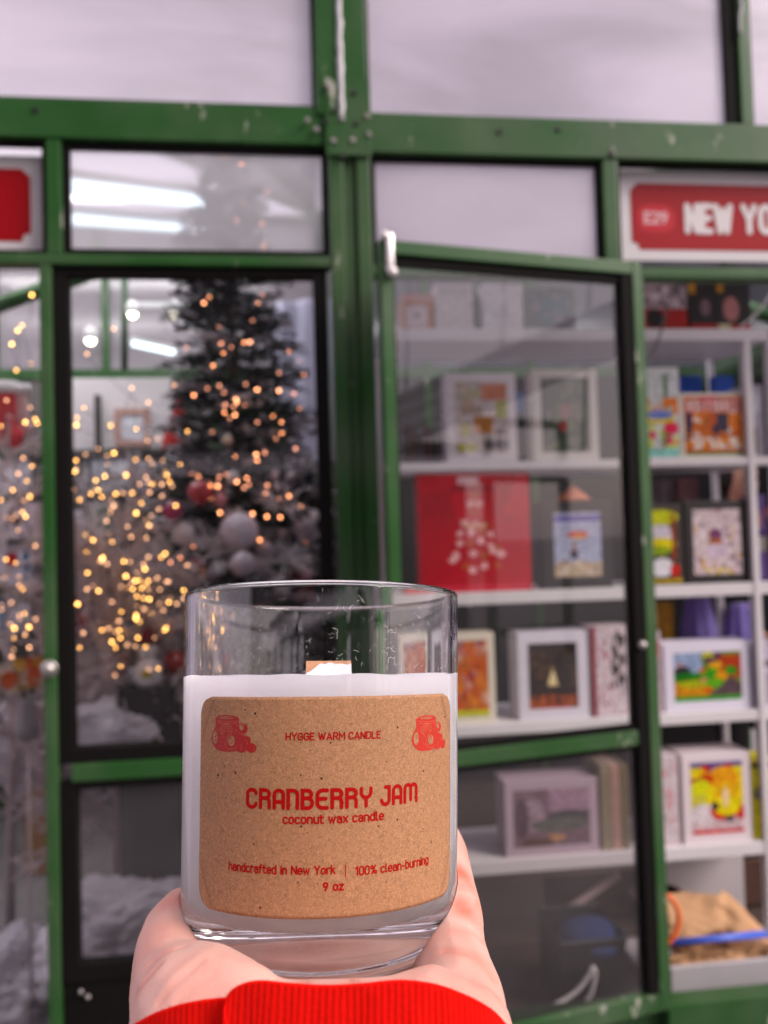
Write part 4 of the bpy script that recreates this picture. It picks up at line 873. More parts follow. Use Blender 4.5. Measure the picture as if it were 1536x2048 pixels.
# pale twig tree with warm lights
def twig_tree(base, H_, spread, seed, label, n=26):
    g = random.Random(seed); k = thing('twig_tree', base, label, 'twig tree', 'white twig trees with warm lights')
    tm = mat('pale_twigs', (.60, .51, .52), .8, .25, 18)
    V, F = tube([(0, 0, 0), (.01, .01, H_*.4), (-.01, 0, H_*.8)], [.018, .012, .005], 7); link('trunk', mesh_from('trunk', V, F, True), tm, k)
    VV, FF = [], []
    def add(pts, r):
        v, f = tube(pts, r, 4, caps=False); b = len(VV); VV.extend(v); FF.extend([tuple(b+i for i in ff) for ff in f])
    for i in range(n):
        z = H_*g.uniform(.18, .85); az = g.uniform(0, 6.283); L = spread*g.uniform(.5, 1.05)*(1.1-.6*z/H_)
        d = Vector((math.cos(az), math.sin(az), g.uniform(.1, 1.0))).normalized(); p0 = Vector((0, 0, z)); tip = p0+d*L
        add([p0, p0+d*L*.5+Vector((0, 0, .02)), tip], [.008, .006, .003])
        for j in range(7):
            q = p0+d*L*g.uniform(.3, 1); dd = (d+Vector((g.uniform(-1, 1), g.uniform(-1, 1), g.uniform(-.6, .9)))*.9).normalized(); l2 = g.uniform(.08, .2)
            add([q, q+dd*l2], [.005, .002])
            for m2 in range(5):
                q2 = q+dd*l2*g.uniform(.2, 1); d3 = (dd+Vector((g.uniform(-1, 1), g.uniform(-1, 1), g.uniform(-1, 1)))).normalized(); add([q2, q2+d3*g.uniform(.03, .08)], [.004, .002])
    link('branches', mesh_from('branches', VV, FF), tm, k); return k
b1 = at(225, 1400, 2.75); twig_tree((b1.x, 2.75, .2), 1.62, .34, 5, 'pale twig tree strung with warm lights behind the door glass', 64)
b2 = at(15, 1400, 2.9); twig_tree((b2.x, 2.9, .2), 1.95, .34, 9, 'pale twig tree strung with warm lights in the side bay', 34)

# ------------------------------------------------------------------ fairy lights: every bulb where it hangs
c5 = [(895,145),(918,120),(1152,108),(1132,145),(960,250),(1108,222),(970,322),(1015,338),(1070,318),(1097,316),(980,365),(818,342),(935,420),(1268,358),(1312,400),(1225,452),(1333,460),(1290,543),(1315,608),(963,508),(1130,525),(910,520),(1035,568),(988,592),(1025,600),(985,625),(1008,650),(850,550),(1130,668),(1197,642),(1235,668),(1236,716),(1212,740),(932,710),(1162,801),(1128,835),(1032,818),(840,893),(870,905),(995,898),(1173,945),(1166,980),(1224,1005),(1268,992),(1320,1038),(965,1065),(985,1096),(1140,1184),(1340,1192),(1352,1132),(1230,1085)]
c5b = [(382,368),(500,258),(578,518),(651,582),(765,506),(338,648),(335,680),(598,698),(647,748),(692,742),(823,708),(430,785),(500,803),(470,815),(472,853),(595,832),(652,828),(668,850),(713,836),(790,853),(335,875),(327,885),(320,942),(460,905),(432,966),(508,982),(525,975),(350,1008),(710,992),(640,908),(745,930),(612,940),(710,940),(500,1035),(488,1047),(598,1067),(640,1098),(663,1078),(697,1050),(477,1155),(493,1193),(408,1185),(725,885),(730,900)]
c5c = [(97,243),(78,265),(52,325),(137,410),(72,440),(28,572),(133,604),(155,655),(163,672),(80,1142),(5,1010),(155,1210),(140,110),(3,685)]
c6 = [(1295,1045),(1275,1275),(1320,1300),(1280,1363),(1250,1530),(1320,130),(1248,163),(1480,225),(1530,290),(1415,45),(1250,595)]
c6b = [(750,130),(742,150),(782,175),(905,157),(952,160),(1085,125),(1178,125),(1208,100),(1060,212),(1000,240),(920,265),(1150,278),(1232,305),(1020,295),(965,315),(820,327),(1062,330),(1085,362),(972,358),(925,368),(1168,362),(1053,425),(1235,455),(1018,492),(1055,505),(997,550),(1020,595),(1195,515),(720,372),(640,240),(568,468),(747,660),(842,670),(1215,642),(1008,716),(1130,715),(818,745),(846,785),(930,768),(990,778),(583,788),(610,680)]
c6c = [(258,45),(45,142),(140,268),(165,360),(10,475),(138,550),(145,575),(100,800),(30,968)]
top = [(452,328),(485,340),(535,396),(487,378),(488,415),(525,457),(475,450),(528,500)]
_g = random.Random(5)
c6b += [(_g.gauss(960, 190), _g.gauss(420, 230)) for _ in range(44)]
c5b += [(_g.gauss(520, 120), _g.gauss(950, 110)) for _ in range(22)]
c6c += [(_g.uniform(10, 270), _g.uniform(40, 900)) for _ in range(16)]
c5c += [(_g.uniform(5, 150), _g.uniform(560, 1190)) for _ in range(14)]
c5 += [(_g.gauss(1060, 110), _g.uniform(500, 1200)) for _ in range(22)]
c6b = [p for p in c6b if p[0] > 560]; c5b = [p for p in c5b if p[0] > 310]
def fairy(pts, Ya, Yb, m, ms, label, seed, r=.0046):
    g = random.Random(seed)
    W_ = sorted([at(x, y, g.uniform(Ya, Yb)) for x, y in pts], key=lambda p: (round(p.z*5), p.x))
    k = thing('fairy_lights', W_[0], label, 'string lights')
    bm = bmesh.new(); bmesh.ops.create_uvsphere(bm, u_segments=8, v_segments=6, radius=r); me = bm_to('bulb', bm, True); me.materials.append(m)
    me2 = me.copy(); me2.materials.clear(); me2.materials.append(ms)
    for p in W_:
        o = bpy.data.objects.new('bulb', me if g.random() < .45 else me2); COL.objects.link(o); o.parent = k; o.location = p-W_[0]; o.scale = (g.uniform(.50, .98),)*3
    pts_ = []
    for i, p in enumerate(W_):
        pts_.append(p-W_[0]+Vector((0, 0, -.006)))
        if i < len(W_)-1: pts_.append((p+W_[i+1])/2-W_[0]+Vector((0, .02, -.03)))
    V, F = tube(smoothpath(pts_, 3), .0011, 4); link('wire', mesh_from('wire', V, F), mat('green_wire', (.01, .03, .015), .5), k)
E1 = emis('bulb_amber', (1, .33, .13), 7.5); E1b = emis('bulb_amber_dim', (1, .34, .18), 3)
E2 = emis('bulb_gold', (1, .45, .10), 8); E2b = emis('bulb_gold_dim', (1, .46, .22), 3)
U5 = lambda L: [(x/2.194, 540+y/2.194) for x, y in L]
U6 = lambda L: [(x/3.657, 1080+y/3.657) for x, y in L]
fairy(U5(c5)+U6(c6)+top, 2.68, 2.90, E1, E1b, 'amber fairy lights wound round the dark snow-dusted tree', 11)
fairy(U5(c5b)+U6(c6b), 2.42, 2.62, E2, E2b, 'golden fairy lights on the pale twig tree behind the door glass', 12)
fairy(U5(c5c)+U6(c6c), 2.50, 2.70, E2, E2b, 'golden fairy lights on the pale twig tree in the side bay', 13)

# ------------------------------------------------------------------ baubles
def bauble(px, py, rpx, Y, col, label, rough=.25, grp='baubles on the dark snow-dusted tree', cat='bauble'):
    p = at(px, py, Y); r = rpx/FPX*(Y/math.cos(YAW)); k = thing('bauble', p, label, cat, grp)
    bm = bmesh.new(); bmesh.ops.create_uvsphere(bm, u_segments=24, v_segments=16, radius=r)
    link('ball', bm_to('ball', bm, True), mat('bauble_%d_%d_%d' % col, lin(col), rough, .06, 6, coat=.3), k)
    bm = bmesh.new(); bmesh.ops.create_cone(bm, segments=12, radius1=r*.22, radius2=r*.18, depth=r*.3, cap_ends=True, matrix=Matrix.Translation((0, 0, r*1.08)))
    link('cap', bm_to('cap', bm), STEEL, k)
for a in [(366, 1068, 22, 2.72, (200, 190, 198), 'frosted white bauble left of two bigger white ones on the tree'.replace('left of', 'beside')),
          (478, 1062, 38, 2.74, (205, 195, 208), 'largest white bauble, high on the snowy part of the tree', .4),
          (486, 1128, 25, 2.66, (178, 165, 178), 'round pearly bauble hanging under the largest white one', .35),
          (530, 1100, 19, 2.8, (170, 160, 172), 'small grey-white bauble on the tree side nearest the corner post'),
          (400, 985, 24, 2.74, (165, 30, 45), 'crimson bauble above the pearly baubles'),
          (345, 1022, 19, 2.7, (160, 25, 90), 'magenta bauble at the edge between twigs and tree'),
          (352, 1325, 24, 2.68, (160, 15, 25), 'deep red bauble low on the tree near the candle'),
          (610, 1060, 24, 2.86, (150, 138, 150), 'dull silver bauble beside the black door frame'),
          (440, 1000, 14, 2.75, (190, 120, 130), 'tiny pink bauble next to the crimson one'),
          (395, 1130, 15, 2.7, (150, 60, 80), 'rose bauble halfway down the tree'),
          (555, 1170, 20, 2.75, (185, 175, 185), 'white bauble just above the candle rim'),
          (455, 880, 10, 2.8, (210, 190, 170), 'small cream bauble in the dark middle of the tree'),
          (425, 1150, 13, 2.66, (120, 110, 120), 'small smoky grey bauble low among the snowy branches'),
          (330, 1240, 15, 2.7, (185, 170, 175), 'pale bauble at the foot of the golden lights')]:
    bauble(*a)
gg = random.Random(77); cols = [((190, 165, 175), 'small dusky pink baubles among the snowy lower branches'), ((205, 198, 205), 'small white baubles among the snowy lower branches'), ((120, 30, 45), 'small wine red baubles among the snowy lower branches'), ((95, 85, 90), 'small smoke grey baubles among the snowy lower branches')]
for i in range(34):
    px_, py_ = gg.uniform(305, 630), gg.uniform(940, 1330)
    if px_ > 380 and py_ > 1170: continue
    cc, lb = cols[gg.choice([0, 0, 1, 1, 1, 2, 3])]
    bauble(px_, py_, gg.uniform(7, 14), gg.uniform(2.68, 2.9), cc, lb, .3, lb.split(' among')[0]+' on the dark tree')
# frosted sprays poking out of the tree and the twig tree
def spray(px, py, Y, L_, seed, label):
    g = random.Random(seed); p = at(px, py, Y); VV, FF = [], []
    for i in range(46):
        d = Vector((g.uniform(-1, 1), g.uniform(-.6, .4), g.uniform(-.5, 1))).normalized(); q = Vector((0, 0, 0))+d*g.uniform(0, L_*.5); e = q+d*L_*g.uniform(.3, .7)
        v, f = tube([q, e], [g.uniform(.003, .006), .0015], 4, caps=False); b = len(VV); VV += v; FF += [tuple(b+t for t in ff) for ff in f]
    o = link('frosted_spray', mesh_from('frosted_spray', VV, FF), FLOCK); o.location = p
    return tag(o, label, 'frosted spray', 'frosted sprays tucked between the two trees')
for i, (a_, b_, l_) in enumerate([(175, 1180, 'frosted spray beside the black door frame under the golden lights'), (250, 1130, 'frosted spray in the middle of the golden lights'), (300, 1230, 'frosted spray just above the snowman figure'), (200, 1340, 'frosted spray above the sheet of snow'), (330, 1130, 'frosted spray under the magenta bauble'), (420, 1105, 'frosted spray between the two pearly baubles'), (570, 1120, 'frosted spray beside the dull silver bauble'), (260, 960, 'frosted spray before the white gift box'), (170, 990, 'frosted spray near the narrow white card'), (340, 1400, 'frosted spray at the foot of the dark tree, beside the candle'), (560, 1010, 'frosted spray below the navy parcel')]):
    spray(a_, b_, 2.62+.02*i, .13, 40+i, l_)
# snowy tufts: cotton snow clumps on the tree and the floor
def snow(name, px, py, rx, ry, Y, label, seed, m=None, flat=.6, depth=None):
    p = at(px, py, Y); s = Y/FPX; bm = bmesh.new(); bmesh.ops.create_icosphere(bm, subdivisions=6, radius=1)
    for v in bm.verts:
        n_ = mn.noise(v.co*1.7+Vector((seed, 0, 0)))*.35+abs(mn.noise(v.co*4+Vector((0, seed, 0))))*.22+mn.noise(v.co*13+Vector((0, seed, 0)))*.06+mn.noise(v.co*30)*.03
        v.co = Vector((v.co.x*rx*s, v.co.y*(depth or rx*s*flat), v.co.z*ry*s))*(1+n_)
    o = link(name, bm_to(name, bm, True), m or mat('cotton_snow', (.66, .63, .68), .95, .08, 14, .8, 60)); o.location = p
    return tag(o, label, 'snow blanket')
snow('snow_mound', 225, 1455, 85, 48, 2.6, 'sheet of artificial snow heaped behind the glass under the twig tree', 1)
snow('snow_mound', 262, 1880, 150, 110, 2.36, 'white snow heap on the floor behind the lower door pane', 2)
snow('snow_mound', 10, 2010, 130, 120, 2.62, 'white snow blanket on the floor at the foot of the side bay', 3)
snow('draped_cloth', 28, 1495, 62, 72, 3.0, 'grey-white sheet bunched up low in the side bay', 4)['category'] = 'cloth'
snow('draped_cloth', 165, 1500, 30, 70, 2.7, 'narrow bunch of pale cloth beside the black door frame', 6, mat('grey_cloth', (.35, .31, .34), .9, .2, 10, .5, 50))['category'] = 'cloth'
leaf = at(222, 1862, 2.42); V = [(leaf.x-.045, 2.42, leaf.z-.02), (leaf.x-.01, 2.41, leaf.z+.004), (leaf.x+.035, 2.43, leaf.z+.03), (leaf.x+.045, 2.44, leaf.z+.005), (leaf.x+.01, 2.42, leaf.z-.022)]
lo = link('fallen_leaf', mesh_from('fallen_leaf', V, [(0, 1, 2, 3, 4)]), mat('dry_leaf', (.28, .21, .10), .8)); s_ = lo.modifiers.new('t', 'SOLIDIFY'); s_.thickness = .003
tag(lo, 'dry tan leaf lying on the snow heap behind the lower door pane', 'leaf')

# ------------------------------------------------------------------ back shelves of the tree kiosk
YL = 4.0
k = thing('display_shelf', at(240, 1200, YL), 'dark display shelf with small gifts at the back of the tree kiosk', 'shelf')
DK = mat('dark_shelf_wood', (.03, .022, .02), .6, .3, 8); lz = []
for py in (908, 985, 1075, 1165, 1260):
    z = at(200, py, YL).z; lz.append(z)
    box('shelf_board', at(-160, py, YL).x, at(440, py, YL).x, YL-.02, YL+.25, z-.02, z, DK, k, .002)
for px in (-150, 165, 430):
    box('upright', at(px, 1000, YL).x, at(px, 1000, YL).x+.03, YL+.251, YL+.28, .06, lz[0]+.35, DK, k, .002)
def gift(px0, px1, py0, row, label, shapes, bgc=(205, 195, 200), name='gift_box', cat='gift box', depth=.08, Y=YL, z0=None):
    zb = (lz[row] if z0 is None else z0)+.0006; x0 = at(px0, py0, Y).x; x1 = at(px1, py0, Y).x; zt = at(px0, py0, Y).z
    kk = thing(name, ((x0+x1)/2, Y, zb), label, cat, 'small gifts on the dark display shelf'); wd = x1-x0; ht = max(.04, zt-zb)
    bm = bmesh.new(); bm_box(bm, -wd/2, wd/2, 0, depth, 0, ht, None, .003); link('box_body', bm_to('box_body', bm), mat('gift_%d_%d_%d' % bgc, lin(bgc), .5, .05), kk)
    link('cover_print', art('cover_print', wd*.92, ht*.94, shapes, 18, 18, .06, int(px0+py0), bgc), None, kk).location = (0, -.0008, ht*.03)
W1 = [('r', 0, 0, 1, 1, (215, 208, 214))]
gift(172, 262, 915, 1, 'bright white gift box on the upper tier of the dark shelf', [('r', 0, 0, 1, 1, (200, 205, 212)), ('e', .8, .6, .2, .35, (235, 235, 240)), ('r', 0, 0, .12, 1, (60, 60, 70))], (195, 198, 205))  # bright oval is glare painted into the cover print
gift(276, 342, 918, 1, 'pinkish white gift box beside the bright white one', W1, (200, 180, 186))
gift(296, 322, 965, 1, 'small orange-red box in front of the pinkish white one', [('r', 0, 0, 1, 1, (175, 70, 40))], (170, 65, 40), Y=YL-.015, depth=.012)
gift(143, 170, 1020, 2, 'narrow white card on the dark shelf beside the door stile', W1)
gift(180, 236, 1002, 2, 'white framed wreath picture on the dark shelf', [('r', 0, 0, 1, 1, (195, 190, 188)), ('e', .5, .5, .32, .34, (90, 105, 90)), ('e', .5, .5, .16, .18, (185, 180, 175))], (190, 184, 184))
gift(245, 285, 1010, 2, 'grey-beige tin on the dark shelf next to the wreath picture', [('p', 0, 0, 1, 1, [(120, 105, 100), (150, 135, 130)], 20, .15)], (130, 115, 110))
gift(150, 200, 1095, 3, 'dusky pink box on the third tier of the dark shelf', [('p', 0, 0, 1, 1, [(150, 110, 115), (180, 160, 165)], 16, .15)], (160, 125, 130))
gift(215, 262, 1100, 3, 'pale blue patterned box on the third tier of the dark shelf', [('p', 0, 0, 1, 1, [(120, 130, 150), (180, 175, 185)], 16, .15)], (140, 145, 160))
gift(150, 176, 1180, 4, 'slim rose coloured box on the lowest tier of the dark shelf', [('r', 0, 0, 1, 1, (140, 75, 95))], (140, 75, 95))
gift(205, 240, 1190, 4, 'small plum coloured box on the lowest tier of the dark shelf', [('r', 0, 0, 1, 1, (110, 60, 80))], (110, 60, 80))
gift(-40, 60, 918, 1, 'white box with rounded corners in the side bay, upper tier', W1, (212, 206, 208))
gift(-30, 76, 1006, 2, 'white box printed with a red and brown figure in the side bay', [('r', 0, 0, 1, 1, (200, 185, 190)), ('e', .45, .65, .12, .16, (160, 55, 45)), ('e', .6, .5, .1, .1, (110, 70, 50))], (200, 186, 190))
gift(-20, 62, 1085, 3, 'white box with a red emblem on the third tier of the side bay', [('r', 0, 0, 1, 1, (205, 198, 208)), ('e', .5, .6, .16, .2, (175, 60, 70)), ('r', .85, 0, 1, 1, (70, 100, 130))], (205, 198, 208))
gift(18, 62, 1195, 4, 'white oblong box on the lowest tier of the side bay', W1, (205, 200, 215))
gift(-20, 14, 1200, 4, 'blue box on the lowest tier of the side bay', [('r', 0, 0, 1, 1, (80, 115, 145)), ('r', .3, .3, .7, .8, (140, 160, 180))], (85, 115, 145))
# pale board with a picture frame on the back wall
zb_ = at(240, 898, 4.3).z
k = box('notice_board', at(141, 800, 4.3).x, at(345, 800, 4.3).x, 4.3, 4.32, zb_, at(240, 756, 4.3).z, mat('pale_board', (.60, .56, .58), .6, .08, 5), None, .003)
tag(k, 'large pale board on the rear wall behind the twig tree', 'board')
k = thing('picture_frame', at(265, 893, 4.27), 'pinkish wooden picture frame holding a pale card before the board', 'picture frame')
a_, b_ = at(234, 893, 4.27), at(304, 816, 4.27); wd = b_.x-a_.x; ht = b_.z-a_.z
bm = bmesh.new(); t_ = .035
for q in ((-wd/2, wd/2, ht-t_, ht), (-wd/2, wd/2, 0, t_), (-wd/2, -wd/2+t_, t_, ht-t_), (wd/2-t_, wd/2, t_, ht-t_)): bm_box(bm, q[0], q[1], 0, .02, q[2], q[3], None, .002)
link('frame', bm_to('frame', bm), mat('pink_wood', (.42, .24, .20), .6, .2, 12), k)
link('card', art('card', wd-2*t_, ht-2*t_, [('r', 0, 0, 1, 1, (205, 205, 212)), ('e', .5, .75, .3, .15, (225, 228, 235))], 10, 12, .04, 3), None, k).location = (0, .006, t_)
# gnome with a red hat on the shelf
gp = at(352, 905, 3.5)
k = thing('gnome_figure', (gp.x, 3.5, gp.z), 'little red-hatted gnome figure with a white beard beside the tree', 'gnome figure')
Vb, Fb = lathe([(0, 0), (.055, .0), (.062, .03), (.05, .08), (.03, .115), (0, .12)], 20); link('body', mesh_from('body', Vb, Fb, True), mat('red_felt', (.45, .012, .012), .9, .15, 40), k)
Vb, Fb = lathe([(.05, .10), (.052, .108), (.04, .14), (.02, .2), (.006, .25), (0, .255)], 20); link('hat', mesh_from('hat', [(x+z*.08, y, z) for x, y, z in Vb], Fb, True), MATS['red_felt'], k)
bm = bmesh.new(); bmesh.ops.create_icosphere(bm, subdivisions=2, radius=.035, matrix=Matrix.Translation((.022, -.03, .075)) @ Matrix.Diagonal((1, .7, 1.2, 1))); link('beard', bm_to('beard', bm, True), FLOCK, k)
st = box('plinth', gp.x-.08, gp.x+.08, 3.44, 3.56, .06, gp.z-.0005, DK, None, .003); tag(st, 'dark narrow plinth under the red-hatted gnome', 'plinth')
# snowman-like white jar with yellow label near the tree foot
p = at(298, 1372, 2.6)
k = thing('snowman_figure', p, 'small white snowman figure with a yellow badge at the foot of the tree', 'snowman figure')
Vb, Fb = lathe([(0, 0), (.033, 0), (.043, .02), (.043, .06), (.032, .082), (.02, .09), (.03, .102), (.033, .12), (.024, .142), (0, .15)], 24); link('body', mesh_from('body', Vb, Fb, True), mat('white_ceramic', (.72, .68, .70), .3, .04), k)
bm = bmesh.new(); bmesh.ops.create_uvsphere(bm, u_segments=12, v_segments=8, radius=1, matrix=Matrix.Translation((0, -.042, .045)) @ Matrix.Diagonal((.018, .004, .014, 1))); link('badge', bm_to('badge', bm, True), mat('yellow_ink', (.5, .38, .05), .5), k)
bm = bmesh.new(); bmesh.ops.create_cone(bm, segments=16, radius1=.036, radius2=.012, depth=.05, cap_ends=True, matrix=Matrix.Translation((0, 0, .165))); link('hat', bm_to('hat', bm, True), mat('dark_red_felt', (.14, .012, .02), .9), k)
st = box('plinth', p.x-.09, p.x+.09, 2.55, 2.68, .06, p.z-.0005, mat('black_cloth', (.012, .010, .012), .9, .3), None, .003); tag(st, 'black cloth-covered plinth below the snowman figure', 'plinth')
# pink scarf-like stuffed stocking, hanging; and red/white stocking in side bay
def stocking(px, py, Y, w_, h_, col, label, cuff=(.7, .66, .68), lean=0):
    p = at(px, py, Y); k = thing('christmas_stocking', p, label, 'stocking', 'stockings hung among the twigs')
    Vb, Fb = tube(smoothpath([(0, 0, h_), (0, 0, h_*.4), (w_*.1, 0, h_*.12), (w_*.7, -.01, 0)], 5), [w_*.5]*6+[w_*.52]*5+[w_*.45]*4+[w_*.3], 12)
    link('sock', mesh_from('sock', [Vector((v[0], v[1]*.55, v[2])) for v in Vb], Fb, True), mat('felt_%d' % int(px*3+py), col, .9, .2, 30, .5, 80), k)
    Vb, Fb = tube([(0, 0, h_*.86), (0, 0, h_*1.08)], w_*.58, 14); link('cuff', mesh_from('cuff', [Vector((v[0], v[1]*.6, v[2])) for v in Vb], Fb, True), mat('cuff_fluff', cuff, .95, .1, 40, .6, 100), k)
stocking(8, 880, 2.95, .09, .20, (.55, .05, .06), 'red and white stocking hanging in the side bay')
stocking(45, 860, 3.0, .05, .16, (.6, .42, .42), 'slim blush stocking hanging next to the red one')
stocking(210, 1240, 2.85, .06, .22, (.30, .05, .14), 'plum stocking hanging among the golden lights')
stocking(165, 1240, 2.8, .05, .13, (.45, .07, .05), 'small scarlet stocking near the black door frame')
stocking(222, 1330, 2.7, .08, .035, (.45, .2, .22), 'short pink bootie low under the twig tree')
# bunch of orange and yellow dried flowers by the door knob
fp = at(55, 1345, 2.45); g_ = random.Random(4)
k = thing('flower_bunch', fp, 'bunch of orange and yellow flowers in the side bay beside the door knob', 'flowers')
for nme, cc in (('orange_blooms', (.55, .09, .015)), ('yellow_blooms', (.60, .32, .04)), ('cream_blooms', (.6, .5, .4))):
    bm = bmesh.new()
    for i in range(9):
        c_ = Vector((g_.uniform(-.065, .045), g_.uniform(-.03, .03), g_.uniform(-.04, .035)))
        for q in range(8):
            an = q*math.pi/4; d_ = Vector((math.cos(an), -.3, math.sin(an)))
            vs = [bm.verts.new(c_), bm.verts.new(c_+d_*.016+Vector((-d_.z, 0, d_.x))*.006), bm.verts.new(c_+d_*.024), bm.verts.new(c_+d_*.016-Vector((-d_.z, 0, d_.x))*.006)]; bm.faces.new(vs)
    link(nme, bm_to(nme, bm), mat(nme, cc, .7, .15), k)
bm = bmesh.new()
for i in range(10):
    v, f = tube([(g_.uniform(-.03, .03), 0, -.02), (g_.uniform(-.01, .01), 0, -.14)], .0015, 4); vv = [bm.verts.new(q) for q in v]; [bm.faces.new([vv[t] for t in ff]) for ff in f]
link('stems', bm_to('stems', bm), mat('stem_green', (.05, .09, .03), .7), k)
Vb, Fb = lathe([(0, -.2), (.03, -.2), (.034, -.15), (.024, -.09), (.03, -.075), (.026, -.078), (.02, -.09), (0, -.10)], 20); link('vase', mesh_from('vase', Vb, Fb, True), mat('vase_grey', (.3, .27, .29), .4), k)
st = tube_obj('stand', [(fp.x, 2.45, .06), (fp.x, 2.45, fp.z-.2005)], .004, MATS['pale_twigs'], None, 8); tag(st, 'thin pale stand under the flower bunch in the side bay', 'stand')
# pale wooden poles slanting in the side bay, kraft carton on the floor
tag(tube_obj('wooden_pole', [at(-60, 1130, 2.8), at(110, 1235, 2.9)], .011, mat('pale_wood', (.45, .38, .34), .7, .15, 20), None, 8), 'pale pole slanting across the gifts in the side bay, upper of two', 'pole', 'pale slanting poles')
tag(tube_obj('wooden_pole', [at(-60, 1290, 2.7), at(100, 1445, 2.8)], .015, MATS['pale_wood'], None, 8), 'pale pole slanting below the flower bunch, lower of two', 'pole', 'pale slanting poles')
p = at(68, 1578, 3.7); k = box('carton', p.x-.045, p.x+.06, 3.7, 3.8, .0605, p.z+.14, KRAFT, None, .003); tag(k, 'small brown carton on the grey carpet beside the door stile', 'carton')
# navy parcel near the tree top side, pale hanging banner at the back
p0, p1 = at(560, 985, 3.5), at(628, 925, 3.5)
k = thing('gift_box', ((p0.x+p1.x)/2, 3.5, p0.z), 'dark navy parcel on a stand beside the tree, near the black door frame', 'gift box')
wd = p1.x-p0.x; ht = p1.z-p0.z; bm = bmesh.new(); bm_box(bm, -wd/2, wd/2, 0, .12, 0, ht, None, .006); link('box_body', bm_to('box_body', bm), mat('navy_paper', (.012, .015, .06), .5, .2), k)
bm = bmesh.new(); bm_box(bm, -.012, .012, -.002, .122, -.0005, ht+.002, None, .0); link('ribbon', bm_to('ribbon', bm), mat('grey_ribbon', (.1, .09, .12), .5), k)
tag(box('plinth', (p0.x+p1.x)/2-.1, (p0.x+p1.x)/2+.1, 3.45, 3.65, .06, p0.z-.0005, DK, None, .003), 'tall dark plinth under the navy parcel', 'plinth')
Yb_ = 4.1
V = [at(528, 610, Yb_), at(636, 596, Yb_), at(636, 930, Yb_), at(560, 930, Yb_)]
Vn = []; nn = 24
for j in range(nn+1):
    for i in range(nn+1):
        u, v = i/nn, j/nn; a_ = V[0].lerp(V[1], u); b_ = V[3].lerp(V[2], u); q = a_.lerp(b_, v); q.y += .015*math.sin(u*14+v*2)+.01*mn.noise(Vector((u*3, v*3, 0))); Vn.append(q)
o = link('banner', mesh_from('banner', Vn, [(j*(nn+1)+i, j*(nn+1)+i+1, (j+1)*(nn+1)+i+1, (j+1)*(nn+1)+i) for j in range(nn) for i in range(nn)], True), mat('lavender_cloth', (.50, .47, .60), .85, .06, 5)); s_ = o.modifiers.new('t', 'SOLIDIFY'); s_.thickness = .004
tag(o, 'pale lavender cloth banner hanging behind the tree with a dark slanting edge', 'banner')
tag(tube_obj('dark_strap', [at(530, 605, Yb_-.03), at(545, 700, Yb_-.03), at(553, 800, Yb_-.03), at(562, 920, Yb_-.03)], .012, BLACK, None, 6), 'black strap running down the slanting edge of the lavender banner', 'strap')

# ------------------------------------------------------------------ lit lamps
LAMP = emis('lamp_tube_cool', (.70, .90, 1.0), 1.5); LAMP_FILL = emis('lamp_tube_room', (1.0, .95, .97), 13); LAMPW = emis('lamp_warm', (1.0, .92, .68), 8)
LH = mat('lamp_housing', (.6, .6, .6), .4)
def striplight(a, b, wid, label, strength=None, m=LAMP, thick=.03):
    d = (b-a); L_ = d.length; d.normalize(); k = thing('strip_light', (a+b)/2, label, 'strip light', 'lit strip lights in the kiosks')
    up_ = Vector((0, 0, 1)); s = d.cross(up_).normalized(); u = s.cross(d)
    M_ = Matrix((d, s, u)).transposed().to_4x4()
    bm = bmesh.new(); bm_box(bm, -L_/2, L_/2, -wid/2-.01, wid/2+.01, .012, thick+.012, M_, .0); link('housing', bm_to('housing', bm), LH, k)
    bm = bmesh.new(); bm_box(bm, -L_/2+.01, L_/2-.01, -wid/2, wid/2, -.012, .0115, M_, .0); link('diffuser', bm_to('diffuser', bm), m, k)
striplight(at(60, 375, 2.50), at(440, 425, 4.0), .17, 'wide lit ceiling light seen through the ribbed transom, upper one')
striplight(at(60, 440, 2.55), at(430, 478, 4.0), .08, 'slim lit ceiling light seen through the ribbed transom, lower one')
striplight(at(262, 686, 4.2), at(342, 692, 4.2)+Vector((0, .15, 0)), .03, 'short lit tube on the rear wall behind the tree', thick=.02)
for (x_q, lb) in ((265, 'small warm spot lamp on the rear bar, nearer the door stile'), (350, 'small warm spot lamp on the rear bar, nearer the tree')):
    p = at(x_q, 628, 4.15); k = thing('spot_lamp', p, lb, 'spot lamp', 'spot lamps on the rear bar')
    bm = bmesh.new(); bmesh.ops.create_uvsphere(bm, u_segments=14, v_segments=10, radius=.022); link('bulb', bm_to('bulb', bm, True), LAMPW, k)
    Vb, Fb = lathe([(.024, .0), (.034, .01), (.03, .05), (.012, .07), (0, .07)], 18); link('shade', mesh_from('shade', Vb, Fb, True), LH, k)
p = at(181, 680, 4.1); k = thing('spot_lamp', p, 'small warm spot lamp alone below the bar, by the door frame', 'spot lamp')
bm = bmesh.new(); bmesh.ops.create_uvsphere(bm, u_segments=14, v_segments=10, radius=.024); link('bulb', bm_to('bulb', bm, True), LAMPW, k)
Vb, Fb = lathe([(.026, .0), (.034, .01), (.03, .05), (.012, .07), (0, .07)], 18); link('shade', mesh_from('shade', Vb, Fb, True), LH, k)
tag(box('lamp_bar', at(255, 628, 4.15).x, at(400, 628, 4.15).x, 4.16, 4.18, at(300, 632, 4.15).z+.05, at(300, 622, 4.15).z+.05, LH, None, .002), 'pale bar carrying two spot lamps at the back', 'bar')
tag(tube_obj('green_post', [at(249, 545, 4.25), at(249, 740, 4.25)], .02, mat('deep_green', (.01, .04, .012), .6), None, 6), 'thin dark green upright standing before the rear panes', 'post')
